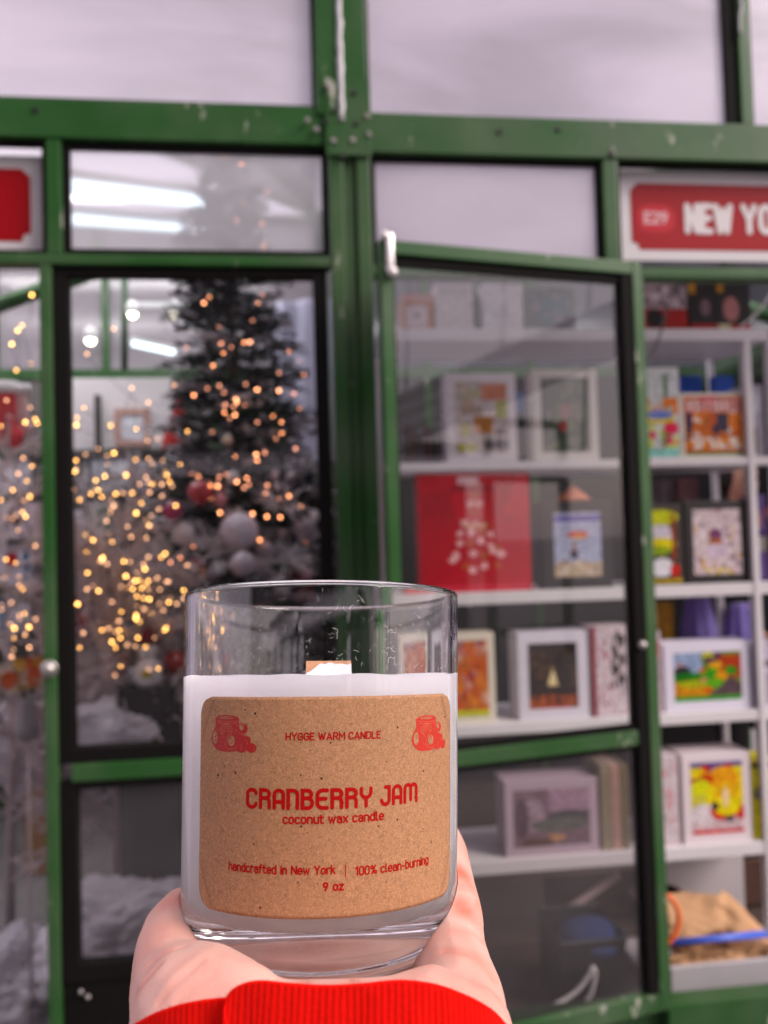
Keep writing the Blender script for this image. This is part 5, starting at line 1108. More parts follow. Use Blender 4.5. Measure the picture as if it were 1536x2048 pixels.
# unseen ceiling tubes added to brighten both kiosks
striplight(Vector((.4, 3.1, 3.25)), Vector((2.3, 3.1, 3.25)), .10, 'lit ceiling tube over the puzzle shelves', m=LAMP_FILL, thick=.02)
striplight(Vector((-2.0, 3.0, 3.3)), Vector((-.3, 3.0, 3.3)), .12, 'lit ceiling tube above the middle of the tree kiosk', m=LAMP_FILL, thick=.02)
striplight(Vector((-2.0, 4.0, 3.3)), Vector((-.3, 4.0, 3.3)), .12, 'lit ceiling tube above the dark display shelf', m=LAMP_FILL, thick=.02)

# white slats added out of view, so the ajar door mirrors a pale streak
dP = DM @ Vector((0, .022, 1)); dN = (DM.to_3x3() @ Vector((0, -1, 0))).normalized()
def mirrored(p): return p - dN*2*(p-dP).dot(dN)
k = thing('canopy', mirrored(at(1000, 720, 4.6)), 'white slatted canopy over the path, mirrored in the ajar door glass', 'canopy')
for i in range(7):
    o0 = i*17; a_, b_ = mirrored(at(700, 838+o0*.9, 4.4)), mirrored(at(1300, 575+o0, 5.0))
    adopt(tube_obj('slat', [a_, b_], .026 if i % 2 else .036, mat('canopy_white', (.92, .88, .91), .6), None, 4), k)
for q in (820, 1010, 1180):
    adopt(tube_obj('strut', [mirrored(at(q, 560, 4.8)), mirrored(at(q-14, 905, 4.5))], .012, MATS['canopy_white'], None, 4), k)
# dark office block added out of view to keep sky out of the reflections
k = thing('office_building', (-16, -24, 0), 'dark stone office block beyond the path with rows of windows', 'building')
bm = bmesh.new(); bm_box(bm, -30, 24, -8, 0, 0, 30); link('wall', bm_to('wall', bm), mat('dark_stone', (.075, .07, .07), .85, .25, .3), k)
bm = bmesh.new(); bm_box(bm, -.9, .9, 0, .08, 0, 1.9); wm = bm_to('window', bm); wm.materials.append(mat('office_glass', (.03, .035, .045), .15, .2, .5))
for i in range(15):
    for j in range(8):
        o = bpy.data.objects.new('window', wm); COL.objects.link(o); o.parent = k; o.location = (-27.5+i*3.5, 0, 2+j*3.5)
# ------------------------------------------------------------------ across the path, behind the camera: the row of kiosks the glass mirrors
for i, (x0, lb) in enumerate([(-5.2, 'green kiosk across the path, beyond the middle one, with pale awning'), (-1.4, 'green kiosk straight across the path with pale awning'), (2.6, 'green kiosk across the path with pale awning, on the sunny end')]):
    k = thing('market_kiosk', (x0, -4.2, 0), lb, 'kiosk', 'green glazed market kiosks')
    for (a_, b_) in ((0, .1), (1.1, 1.2), (2.2, 2.3), (3.4, 3.5)): box('post', x0+a_, x0+b_, -4.3, -4.2, 0, 3.0, GREEN, k, .0)
    for z in (.3, 2.2, 2.9): box('rail', x0+.1, x0+3.4, -4.29, -4.21, z, z+.09, GREEN, k, .0)
    box('back_board', x0+.05, x0+3.45, -6.6, -6.55, 0, 3.0, mat('dark_interior', (.04, .035, .035), .9, .3), k, .0)
    adopt(link('awning', mesh_from('awning', [(x0, -4.19, 2.5), (x0+3.5, -4.19, 2.5), (x0+3.5, -3.4, 2.2), (x0, -3.4, 2.2)], [(0, 1, 2, 3)]), mat('awning_cloth', (.72, .70, .72), .8)), k)
    adopt(link('roof', mesh_from('roof', [(x0, -4.2, 3.0), (x0+3.5, -4.2, 3.0), (x0+3.5, -6.6, 3.4), (x0, -6.6, 3.4)], [(0, 1, 2, 3)]), mat('awning_cloth', (.72, .70, .72), .8)), k)
# ------------------------------------------------------------------ the candle
JR = .0405; JD = .2375; JH = .0965
_pr = Vector(((645-768)/FPX, -(1350-1024)/FPX, 1)).normalized()
P0 = _pr*JD                                     # camera space (right, up, forward)
ax = Vector((-.009, math.cos(math.atan(326/FPX)), math.sin(math.atan(326/FPX)))).normalized()
ax = (ax - _pr*ax.dot(_pr)).normalized()
base_c = P0 - ax*.0725
def cdir(v): return rgt*v.x + upv*v.y + fwd*v.z
zW = cdir(ax).normalized(); nW = -cdir(_pr).normalized(); nW = (nW-zW*nW.dot(zW)).normalized()   # local -Y faces the camera
yW = -nW; xW = yW.cross(zW).normalized()
oW = c2w(*base_c)
JM = Matrix(((xW.x, yW.x, zW.x, oW.x), (xW.y, yW.y, zW.y, oW.y), (xW.z, yW.z, zW.z, oW.z), (0, 0, 0, 1)))
JMi = JM.inverted()
candle = thing('candle', (0, 0, 0), 'glass jar candle of white wax with brown kraft label, held up on a palm', 'candle')
candle.matrix_world = JM
def TP(h): return .948+.072*max(0, min(1, h/JH))      # the glass widens a little towards its rim
def jhit(px, py):                               # pixel -> (arc position on the jar, height)
    o = JMi @ CAM; d = (JMi.to_3x3() @ ray(px, py)).normalized()
    rr_ = JR
    for _ in range(6):
        a = d.x*d.x+d.y*d.y; b = 2*(o.x*d.x+o.y*d.y); c = o.x*o.x+o.y*o.y-rr_*rr_
        disc = max(0, b*b-4*a*c); t = (-b-math.sqrt(disc))/(2*a); p = o+d*t; rr_ = JR*TP(p.z)
    return math.atan2(p.x, -p.y)*JR, p.z
def gl_mat():
    m = bpy.data.materials.new('jar_glass'); m.use_nodes = True; p = m.node_tree.nodes['Principled BSDF']
    p.inputs['Base Color'].default_value = (.985, .99, .988, 1); p.inputs['Transmission Weight'].default_value = 1.0
    p.inputs['Roughness'].default_value = 0.0; p.inputs['IOR'].default_value = 1.47
    n = m.node_tree.nodes; l = m.node_tree.links; tc = n.new('ShaderNodeTexCoord'); mp = n.new('ShaderNodeMapping'); mp.inputs['Scale'].default_value = (1, 1, .25)
    nz = n.new('ShaderNodeTexNoise'); nz.inputs['Scale'].default_value = 60; nz.inputs['Detail'].default_value = 1
    bp = n.new('ShaderNodeBump'); bp.inputs['Strength'].default_value = .10; bp.inputs['Distance'].default_value = .0006
    l.new(tc.outputs['Object'], mp.inputs[0]); l.new(mp.outputs[0], nz.inputs[0]); l.new(nz.outputs[0], bp.inputs['Height']); l.new(bp.outputs[0], p.inputs['Normal'])
    return m
GLASS = gl_mat(); WALL = .0026; RI = JR-WALL
def arcp(cx, cz, r, a0, a1, n=6): return [(cx+r*math.cos(R(a0+(a1-a0)*i/n)), cz+r*math.sin(R(a0+(a1-a0)*i/n))) for i in range(n+1)]
prof = [(0, 0), (.028, 0)]+[(JR-.009, 0)]+arcp(JR-.0065, .0065, .0065, -90, 0, 8)+[(JR, .02), (JR, .05), (JR, JH-.0013)]+arcp(JR-WALL/2, JH-.0013, WALL/2, 0, 180, 8)+[(RI, JH-.004), (RI, .05), (RI, .0165)]+arcp(RI-.004, .0158, .004, 0, -90, 6)+[(.02, .0116), (0, .0114)]
def dense(pr, h=.0004):
    out = [pr[0]]
    for a, b in zip(pr[:-1], pr[1:]):
        L_ = math.hypot(b[0]-a[0], b[1]-a[1])
        if L_ > 4*h:
            for t in (h/L_, 3*h/L_, .5, 1-3*h/L_, 1-h/L_): out.append((a[0]+(b[0]-a[0])*t, a[1]+(b[1]-a[1])*t))
        out.append(b)
    return out
V, F = lathe([(r*TP(z), z) for r, z in dense(prof)], 192); jar = link('glass_jar', mesh_from('glass_jar', V, F, True), GLASS, candle)
WT = .0725
waxp = [(0, .0112), (.02, .0114)]+[(RI-.0038, .0117)]+arcp(RI-.0038+.00012, .0157, .004, -90, 0, 6)+[(RI+.00012, .03), (RI+.00012, WT+.0002), (RI-.0006, WT+.0001), (RI-.002, WT-.0006), (.02, WT-.0010), (0, WT-.0010)]
V, F = lathe([(r*TP(z), z) for r, z in dense(waxp)], 128)
V = [Vector(v) for v in V]
for v in V:
    if v.z > WT-.002: v.z += mn.noise(Vector((v.x*90, v.y*90, 2)))*.0006
WAX = mat('candle_wax', (.93, .885, .905), .42, .02, 60, .05, 400, sss=1.0)
WAX.node_tree.nodes['Principled BSDF'].inputs['Subsurface Radius'].default_value = (1, .85, .85)
WAX.node_tree.nodes['Principled BSDF'].inputs['Subsurface Scale'].default_value = .09
link('wax', mesh_from('wax', V, F, True), WAX, candle)
# wooden wick with a dab of wax
wkx = jhit(655, 1345)[0]*.85
bm = bmesh.new(); bm_box(bm, -.0068, .0068, -.0004, .0004, -.004, .0042, None, .0001)
wk = link('wick', bm_to('wick', bm), mat('wick_wood', (.62, .33, .17), .7, .2, 200, stretch=(1, 1, .2)), candle); wk.location = (.0018, 0, WT)
pts = [(-.0068, -.001)]+[(-.0068+.0136*i/14, .0008+.0027*min(1, (i/4)**1.2 if i < 4 else 1)*(1 if i < 12 else .9)+random.uniform(-.0003, .0003)) for i in range(15)]+[(.0070, -.001)]
Vd = [(x, -.0006, z) for x, z in pts]+[(x, -.0011, z-.0002) for x, z in pts]; n_ = len(pts)
Fd = [tuple(range(n_, 2*n_))]+[(i, i+1, n_+i+1, n_+i) for i in range(n_-1)]
dab = link('wax_crust', mesh_from('wax_crust', Vd, Fd), mat('wax_crumb', (.93, .885, .905), .5, .03, 300, .2, 900), wk)
# label: kraft sticker on the outside
def on_jar(s, h, off): a = s/JR; r = JR*TP(h)+off; return (r*math.sin(a), -r*math.cos(a), h)
sL = jhit(401, 1600)[0]; sR = jhit(899, 1600)[0]; hT = jhit(655, 1393)[1]; hB = jhit(640, 1838)[1]
print('label', sL, sR, hB, hT, 'rim', jhit(655, 1180), 'wax', jhit(650, 1865), 'base', jhit(640, 1940))
def kraft_label():
    m = mat('kraft_label', (.40, .205, .098), .66, .10, 30, .0, spec=.3)
    n = m.node_tree.nodes; l = m.node_tree.links; p = n['Principled BSDF']; base = p.inputs['Base Color'].links[0].from_socket
    tc = n.new('ShaderNodeTexCoord')
    fb = n.new('ShaderNodeTexNoise'); fb.inputs['Scale'].default_value = 1500; fb.inputs['Detail'].default_value = 3; fb.inputs['Distortion'].default_value = 1.6
    l.new(tc.outputs['Object'], fb.inputs['Vector'])
    r1 = n.new('ShaderNodeMapRange'); r1.inputs[1].default_value = .3; r1.inputs[2].default_value = .7; r1.inputs[3].default_value = .64; r1.inputs[4].default_value = 1.30; l.new(fb.outputs['Fac'], r1.inputs[0])
    hs = n.new('ShaderNodeHueSaturation'); l.new(r1.outputs[0], hs.inputs['Value']); l.new(base, hs.inputs['Color'])
    vo = n.new('ShaderNodeTexVoronoi'); vo.inputs['Scale'].default_value = 420; l.new(tc.outputs['Object'], vo.inputs['Vector'])
    sp = n.new('ShaderNodeSeparateColor'); l.new(vo.outputs['Color'], sp.inputs[0])
    th = n.new('ShaderNodeMath'); th.operation = 'MULTIPLY_ADD'; th.inputs[1].default_value = .13; th.inputs[2].default_value = -.002; 
    pw = n.new('ShaderNodeMath'); pw.operation = 'POWER'; pw.inputs[1].default_value = 3.5; l.new(sp.outputs[0], pw.inputs[0])
    mu = n.new('ShaderNodeMath'); mu.operation = 'MULTIPLY'; mu.inputs[1].default_value = .15; l.new(pw.outputs[0], mu.inputs[0])
    lt = n.new('ShaderNodeMath'); lt.operation = 'LESS_THAN'; l.new(vo.outputs['Distance'], lt.inputs[0]); l.new(mu.outputs[0], lt.inputs[1])
    mx = n.new('ShaderNodeMix'); mx.data_type = 'RGBA'; mx.inputs[7].default_value = (.05, .02, .012, 1); l.new(lt.outputs[0], mx.inputs[0]); l.new(hs.outputs[0], mx.inputs[6])
    l.new(mx.outputs[2], p.inputs['Base Color'])
    bp = n.new('ShaderNodeBump'); bp.inputs['Strength'].default_value = .12; bp.inputs['Distance'].default_value = .0002; l.new(fb.outputs['Fac'], bp.inputs['Height']); l.new(bp.outputs[0], p.inputs['Normal'])
    return m
def label_mesh():
    nx, ny, rc = 96, 60, .0050; V = []; F = []
    W_ = sR-sL; H_ = hT-hB
    for off in (.00004, .00016):
        for j in range(ny+1):
            h = hB+H_*j/ny
            e = min(j/ny*H_, (1-j/ny)*H_); ins = rc-math.sqrt(max(0, rc*rc-(rc-e)**2)) if e < rc else 0
            for i in range(nx+1):
                V.append(on_jar(sL+ins+(W_-2*ins)*i/nx, h, off))
    N = (nx+1)*(ny+1)
    for j in range(ny):
        for i in range(nx):
            a = j*(nx+1)+i; F.append((N+a, N+a+1, N+a+nx+2, N+a+nx+1)); F.append((a+nx+1, a+nx+2, a+1, a))
    rim = [i for i in range(nx+1)]+[(j)*(nx+1)+nx for j in range(1, ny+1)]+[ny*(nx+1)+i for i in range(nx-1, -1, -1)]+[j*(nx+1) for j in range(ny-1, 0, -1)]
    for a, b in zip(rim, rim[1:]+rim[:1]): F.append((a, b, N+b, N+a))
    return mesh_from('label', V, F, True)
lab = link('label', label_mesh(), kraft_label(), candle)
INKR = mat('red_print', (.38, .003, .002), .6, .04, 100, spec=.12)
def jar_print(name, strokes_mm, hw, s0, h0, m=INKR, off=.00021, lay=.000004, parent=lab):
    V, F = [], []
    for i, s in enumerate(strokes_mm):
        # resample long spans so the ribbon follows the curve
        pts = [s[0]]
        for p in s[1:]:
            L_ = math.hypot(p[0]-pts[-1][0], p[1]-pts[-1][1]); k_ = max(1, int(L_/.0009)); a = pts[-1]
            for q in range(1, k_+1): pts.append((a[0]+(p[0]-a[0])*q/k_, a[1]+(p[1]-a[1])*q/k_))
        v, f = strip2d(pts, hw); b = len(V)
        V += [on_jar(s0+q.x, h0+q.y, off+lay*(i % 12)) for q in v]; F += [tuple(b+t for t in ff) for ff in f]
    return link(name, mesh_from(name, V, F), m, parent)
def line(text, pl, pr, pbase, pcap, hw, glyphs=G, track=.2, space=.38, name='lettering'):
    """text from pixel pl to pixel pr (x, y at the baseline ends), base and cap pixels at the middle"""
    xm = (pl+pr)/2; _, hb = jhit(xm, pbase); _, hc_ = jhit(xm, pcap)
    a = _arc_at(pl, hb); b = _arc_at(pr, hb)
    st = layout(text, (b-a)-2*hw, (hc_-hb)-2*hw, glyphs, track, space)
    jar_print(name, st, hw, (a+b)/2, hb+hw)
def _arc_at(px, h):     # arc position whose point at height h projects to column px
    lo, hi = -JR*1.45, JR*1.45
    for _ in range(50):
        mid = (lo+hi)/2; p = JM @ Vector(on_jar(mid, h, .0002)); v = p-CAM; x = 768+FPX*v.dot(rgt)/v.dot(fwd)
        if x < px: lo = mid
        else: hi = mid
    return (lo+hi)/2
line('HYGGE WARM CANDLE', 571, 762, 1480, 1464, .00017, G, .24, .36)
line('CRANBERRY JAM', 492, 835, 1619, 1576, .00046, GD, .26, .36)
line('coconut wax candle', 565, 768, 1647, 1627, .00021, G, .22, .36)
line('handcrafted in New York', 457, 671, 1749, 1730, .00019, G, .22, .42)
line('|', 690, 691.5, 1752, 1730, .00012, G)
line('100% clean-burning', 710, 857, 1743, 1724, .00019, G, .22, .36)
line('9 oz', 645, 688, 1782, 1763, .00023, G, .24, .42)
# jam jar drawing, in ink on the label
def icon(pxc, pyc, wpx, hpx, colr):
    s0, h0 = jhit(pxc, pyc); hgt = hpx*.1262/1000*.95
    wdt = hgt*1.62
    m = mat('icon_ink_%d' % int(pxc), colr, .5, .05, 100)
    def disc(cx, cy, rx, ry, off, mm, nm, a0=0, a1=360, n=26):
        V = [on_jar(s0+(cx+rx*math.cos(R(a0+(a1-a0)*i/n)))*wdt, h0+(cy+ry*math.sin(R(a0+(a1-a0)*i/n)))*hgt, off) for i in range(n)]
        return V
    VV, FF = [], []
    def add(poly, off):                       # fill in thin rows so the ink follows the curve of the jar
        ys = [p[1] for p in poly]; n_r = max(6, int((max(ys)-min(ys))*hgt/.00022)); y0 = min(ys); dy = (max(ys)-y0)/n_r
        def cross(y):
            xs = []
            for (xa, ya), (xb, yb) in zip(poly, poly[1:]+poly[:1]):
                if (ya <= y) != (yb <= y): xs.append(xa+(y-ya)/(yb-ya)*(xb-xa))
            return sorted(xs)
        for r in range(n_r):
            lo_ = cross(y0+dy*(r+.02)); hi_ = cross(y0+dy*(r+.98))
            if len(lo_) < 2 or len(hi_) < 2: continue
            if len(lo_) != len(hi_): lo_ = [lo_[0], lo_[-1]]; hi_ = [hi_[0], hi_[-1]]
            for s in range(0, len(lo_)-1, 2):
                m_ = max(1, int((lo_[s+1]-lo_[s])*wdt/.0006)); b = len(VV)
                for c in range(m_+1):
                    t = c/m_
                    VV.append(on_jar(s0+(lo_[s]+(lo_[s+1]-lo_[s])*t)*wdt, h0+(y0+dy*r)*hgt, off)); VV.append(on_jar(s0+(hi_[s]+(hi_[s+1]-hi_[s])*t)*wdt, h0+(y0+dy*(r+1))*hgt, off))
                for c in range(m_): FF.append((b+2*c, b+2*c+2, b+2*c+3, b+2*c+1))
    el = lambda cx, cy, rx, ry, n=28: [(cx+rx*math.cos(2*math.pi*i/n), cy+ry*math.sin(2*math.pi*i/n)) for i in range(n)]
    # body outline from the drawing
    body = [(-.50, -.22), (-.49, -.02), (-.44, .10), (-.40, .20), (-.40, .38), (-.36, .45), (.10, .45), (.15, .38), (.13, .22), (.20, .08), (.24, -.10), (.20, -.30), (.10, -.42), (-.02, -.48), (-.22, -.48), (-.38, -.42)]
    sm = []
    for i in range(len(body)):
        p0, p1, p2, p3 = [Vector(body[(i+q) % len(body)]) for q in (-1, 0, 1, 2)]
        for t in (0, .25, .5, .75): q = 0.5*((2*p1)+(-p0+p2)*t+(2*p0-5*p1+4*p2-p3)*t*t+(-p0+3*p1-3*p2+p3)*t**3); sm.append((q.x, q.y))
    add(sm, .00021)
    add(el(-.125, .43, .25, .085), .000213)
    add(el(.20, -.30, .13, .19), .000216); add(el(.27, -.16, .12, .14), .000219); add(el(.405, -.35, .10, .13), .000222)
    add(el(.20, .15, .13, .155), .000214)
    add([(.05, .05), (.30, -.02), (.34, -.12), (.20, -.22), (.05, -.2)], .0002155)
    link('jam_jar_drawing', mesh_from('jam_jar_drawing', VV, FF), m, lab)
    VV.clear(); FF.clear()
    add(el(-.40, -.11, .062, .18), .00024); add(el(-.01, -.18, .075, .14), .00024); add(el(.205, .20, .045, .095), .00024)
    add(el(-.13, .435, .17, .035), .00024)
    link('drawing_highlight', mesh_from('drawing_highlight', VV, FF), MATS['kraft_label'], lab)
    # pen hatching: red over the highlights, kraft over the red
    g = random.Random(int(pxc)); red, kr = [], []
    for i in range(9): a = g.uniform(-.45, -.33); y = g.uniform(-.27, .05); red.append([(a, y), (a+.05, y+.02)])
    for i in range(7): a = g.uniform(-.07, .03); y = g.uniform(-.3, -.03); red.append([(a, y), (a+.03, y+.05)])
    for i in range(5): a = -.24+i*.055; red.append([(a, .43), (a+.03, .45), (a+.05, .42)])
    for q in range(4): red.append([(.205+.02*math.cos(t), .2+.03*q/3+.05*math.sin(t)) for t in (0, 1, 2)])
    for i in range(5): kr.append([(-.13+.0*i+(.03+.028*i)*math.cos(R(t)), .12+(.045+.032*i)*math.sin(R(t))) for t in range(-60+i*8, 250, 30)])
    kr.append([(-.34+.46*i/10, .355-.03*math.sin(i/10*math.pi)) for i in range(11)])
    kr.append([(-.33+.44*i/10, .30-.03*math.sin(i/10*math.pi)) for i in range(11)])
    kr.append([(-.38, .13), (-.28, .05), (-.2, -.04), (-.17, -.12)]); kr.append([(-.31, .16), (-.24, .09)])
    kr.append([(.02, .08), (-.06, -.03), (-.10, -.14), (-.11, -.28)]); kr.append([(-.06, .02), (-.13, -.1), (-.14, -.3)])
    kr.append([(.06, .12), (.16, .04), (.25, -.02), (.31, -.05)]); kr.append([(.09, .2), (.14, .25), (.2, .28)])
    kr.append([(.12+.09*math.cos(R(t)), -.34+.13*math.sin(R(t))) for t in range(-40, 60, 20)]); kr.append([(.41+.06*math.cos(R(t)), -.34+.08*math.sin(R(t))) for t in range(-60, 50, 20)])
    kr.append([(.26+.07*math.cos(R(t)), -.22+.09*math.sin(R(t))) for t in range(-30, 80, 20)])
    kr.append([(-.02+.16*math.cos(R(t)), -.17+.24*math.sin(R(t))) for t in range(200, 330, 15)])
    for i in range(16):
        x, y = g.uniform(-.3, .1), g.uniform(-.42, .3); kr.append([(x, y), (x+g.uniform(-.03, .03), y+g.uniform(-.05, .05))])
    sc = lambda L: [[(x*wdt, y*hgt) for x, y in s] for s in L]
    jar_print('pen_hatching', sc(red), .00007, s0, h0, m, .00025, .000003)
    jar_print('pen_hatching', sc(kr), .00004, s0, h0, mat('icon_light_ink', (.62, .17, .07), .6), .00025, .000003)
icon(465, 1468, 83, 76, (.38, .004, .002)); icon(861, 1466, 66, 76, (.50, .018, .003))
# fold marks at the label corners
fm = mat('label_crease', (.28, .11, .06), .7)
cr = []
for (sx, hy, dx, dy) in ((sL, hT, 1, -1), (sR, hT, -1, -1), (sL, hB, 1, 1), (sR, hB, -1, 1)):
    for o_ in (.0030, .0040): cr.append([(sx+dx*(.0007+o_*.15), hy+dy*(.0065+o_)), (sx+dx*(.002+o_*.35), hy+dy*(.0035+o_*.6)), (sx+dx*(.0040+o_*.6), hy+dy*.0007)])
jar_print('crease_mark', cr, .00005, 0, 0, fm, .0002)
g = random.Random(8); fl = []
for i in range(64):
    s_, h_ = g.uniform(sL+.003, sR-.003), g.uniform(hB+.003, hT-.003); fl.append(((s_, h_), g.uniform(0, 3.1), g.uniform(.00003, .00013)))
VF, FFk = [], []
for (s_, h_), an, r_ in fl:
    v, f = strip2d([(s_, h_), (s_+math.cos(an)*r_*1.4, h_+math.sin(an)*r_*1.4)], r_); b = len(VF)
    VF += [on_jar(q.x, q.y, .000235) for q in v]; FFk += [tuple(b+t for t in ff) for ff in f]
fk_ = link('paper_fleck', mesh_from('paper_fleck', VF, FFk), mat('fleck_brown', (.035, .016, .010), .8), lab); fk_['kind'] = 'stuff'
# fibres and lint clinging to the glass above the wax
g = random.Random(21); V, F = [], []
for i in range(300):
    th = g.uniform(-1.25, 1.25) if i < 190 else g.uniform(1.9, 4.3); h = WT+abs(g.gauss(0, 1))*.011+.0005
    if h > JH-.003: continue
    L_ = g.uniform(.0004, .0022); an = g.uniform(0, 6.28); cv = g.uniform(-2.5, 2.5); x, y = th*JR, h; pts = []
    for q in range(6): pts.append((x, y)); x += math.cos(an)*L_/5; y += math.sin(an)*L_/5; an += cv/5
    v, f = strip2d(pts, g.uniform(.000018, .00004), False); b = len(V)
    V += [on_jar(q.x, q.y, .00003+.000002*(i % 9)) for q in v]; F += [tuple(b+t for t in ff) for ff in f]
lint = link('lint', mesh_from('lint', V, F), mat('lint_white', (.8, .77, .78), .8), candle); lint['kind'] = 'stuff'

# ------------------------------------------------------------------ the hand and sleeve holding it
person = thing('person', (0, 0, 0), "outstretched hand in a red knitted cuff, palm up, holding the candle", 'person')
person.location = cp(620, 2000, .17)
pinv = Matrix.Translation(-person.location)
def blob_hand():
    bm = bmesh.new(); sph = []
    def J(px, py, z, r): v = Vector(cp(px, py, z)); return (v, r)
    def chain(*js, n=9):
        for (a, ra), (b, rb) in zip(js[:-1], js[1:]):
            for i in range(n+1): t = i/n; sph.append((a.lerp(b, t), ra+(rb-ra)*t))
    # palm: slabs of flesh under the jar
    B = lambda u, v, d: JM @ Vector((u, v, d))            # jar-based coordinates: u right, v away, d up
    chain((B(-.030, -.046, -.018), .0135), (B(-.006, -.051, -.0180), .0115), (B(.018, -.050, -.0185), .0125), (B(.032, -.046, -.018), .0125))
    chain((B(-.026, -.030, -.0154), .0148), (B(0, -.034, -.0152), .0150), (B(.026, -.030, -.0154), .0145))
    chain((B(-.028, -.008, -.0154), .0150), (B(0, -.010, -.0152), .0150), (B(.030, -.008, -.0150), .0150))
    chain((B(-.026, .018, -.0152), .0145), (B(0, .020, -.0152), .0150), (B(.031, .012, -.0120), .0140))
    # thenar mound and thumb
    chain(J(480, 2090, .168, .0140), J(412, 2052, .1660, .0160), J(380, 2012, .172, .0132), J(342, 1968, .183, .0098), J(338, 1905, .199, .0092), J(352, 1862, .209, .0092), J(366, 1828, .217, .0074))
    chain(J(540, 2070, .160, .0092), J(470, 2020, .163, .0100), J(410, 2008, .166, .0112))
    chain(J(560, 2050, .160, .0064), J(490, 2000, .163, .0076), J(425, 1985, .167, .0086))
    chain(J(330, 2095, .166, .0085), J(355, 2055, .166, .0108), J(375, 2020, .168, .0125))
    # heel of the hand and wrist running down into the sleeve
    chain(J(420, 2120, .163, .017), J(560, 2118, .160, .0145), J(700, 2116, .160, .0145), J(840, 2112, .163, .0155), J(925, 2078, .168, .0120))
    chain(J(480, 2330, .165, .019), J(620, 2330, .165, .020), J(790, 2330, .165, .019)); chain(J(430, 2130, .163, .017), J(480, 2330, .165, .019)); chain(J(700, 2130, .160, .016), J(640, 2330, .165, .02)); chain(J(860, 2100, .166, .0165), J(800, 2330, .165, .019))
    chain((B(-.028, .036, -.0125), .0100), (B(.026, .034, -.0125), .0100), n=16); chain((B(-.018, .050, -.003), .0092), (B(.024, .049, -.003), .0092), n=16); chain((B(-.018, .054, .006), .0082), (B(.024, .053, .006), .0082), n=16)
    # little-finger side of the palm
    chain(J(925, 2062, .172, .0108), J(922, 2005, .180, .0108), J(905, 1955, .191, .0108), J(897, 1905, .202, .0105))
    # little finger, curling up beside the jar
    chain(J(893, 1890, .205, .0105), J(898, 1830, .215, .0098), J(890, 1775, .226, .0092), J(884, 1712, .237, .0084), J(876, 1672, .245, .0070))
    # ring, middle and index fingers under and behind the jar
    chain((B(.024, .024, -.0125), .0108), (B(.028, .042, -.007), .0102), (B(.025, .052, .006), .0092), (B(.023, .052, .022), .0072))
    chain((B(.006, .026, -.0125), .0116), (B(.008, .046, -.007), .0108), (B(.007, .056, .008), .0092), (B(.006, .054, .026), .0074))
    chain((B(-.014, .025, -.0125), .0116), (B(-.012, .045, -.007), .0106), (B(-.012, .053, .006), .0092), (B(-.013, .051, .022), .0072))
    for c, r in sph:
        bmesh.ops.create_icosphere(bm, subdivisions=2, radius=r, matrix=Matrix.Translation(c-person.location))
    return bm_to('hand', bm, True)
def skin_mat():
    m = mat('skin', (.66, .445, .365), .5, .07, 30, .0, sss=.14, spec=.4)
    n = m.node_tree.nodes; l = m.node_tree.links; p = n['Principled BSDF']; base = p.inputs['Base Color'].links[0].from_socket
    tc = n.new('ShaderNodeTexCoord'); nz = n.new('ShaderNodeTexNoise'); nz.inputs['Scale'].default_value = 38; nz.inputs['Detail'].default_value = 4; l.new(tc.outputs['Object'], nz.inputs[0])
    mr = n.new('ShaderNodeMapRange'); mr.inputs[1].default_value = .40; mr.inputs[2].default_value = .70; mr.inputs[4].default_value = .8; l.new(nz.outputs[0], mr.inputs[0])
    mx = n.new('ShaderNodeMix'); mx.data_type = 'RGBA'; mx.inputs[7].default_value = (.66, .27, .20, 1); l.new(mr.outputs[0], mx.inputs[0]); l.new(base, mx.inputs[6]); l.new(mx.outputs[2], p.inputs['Base Color'])
    # skin grain and creases
    v1 = n.new('ShaderNodeTexVoronoi'); v1.feature = 'DISTANCE_TO_EDGE'; v1.inputs['Scale'].default_value = 900; l.new(tc.outputs['Object'], v1.inputs['Vector'])
    mp = n.new('ShaderNodeMapping'); mp.inputs['Rotation'].default_value = (0, R(40), R(10)); mp.inputs['Scale'].default_value = (1, .5, .22); l.new(tc.outputs['Object'], mp.inputs[0])
    w1 = n.new('ShaderNodeTexNoise'); w1.inputs['Scale'].default_value = 190; w1.inputs['Detail'].default_value = 4; l.new(mp.outputs[0], w1.inputs[0])
    b1 = n.new('ShaderNodeBump'); b1.inputs['Strength'].default_value = .22; b1.inputs['Distance'].default_value = .0003; l.new(v1.outputs['Distance'], b1.inputs['Height'])
    b2 = n.new('ShaderNodeBump'); b2.inputs['Strength'].default_value = .30; b2.inputs['Distance'].default_value = .0010; l.new(w1.outputs[0], b2.inputs['Height']); l.new(b1.outputs[0], b2.inputs['Normal'])
    l.new(b2.outputs[0], p.inputs['Normal']); p.inputs['Subsurface Scale'].default_value = .006
    return m
hand = link('hand', blob_hand(), skin_mat(), person)
rm = hand.modifiers.new('one_skin', 'REMESH'); rm.mode = 'VOXEL'; rm.voxel_size = .0009; rm.use_smooth_shade = True
smo = hand.modifiers.new('smooth', 'SMOOTH'); smo.factor = .5; smo.iterations = 14
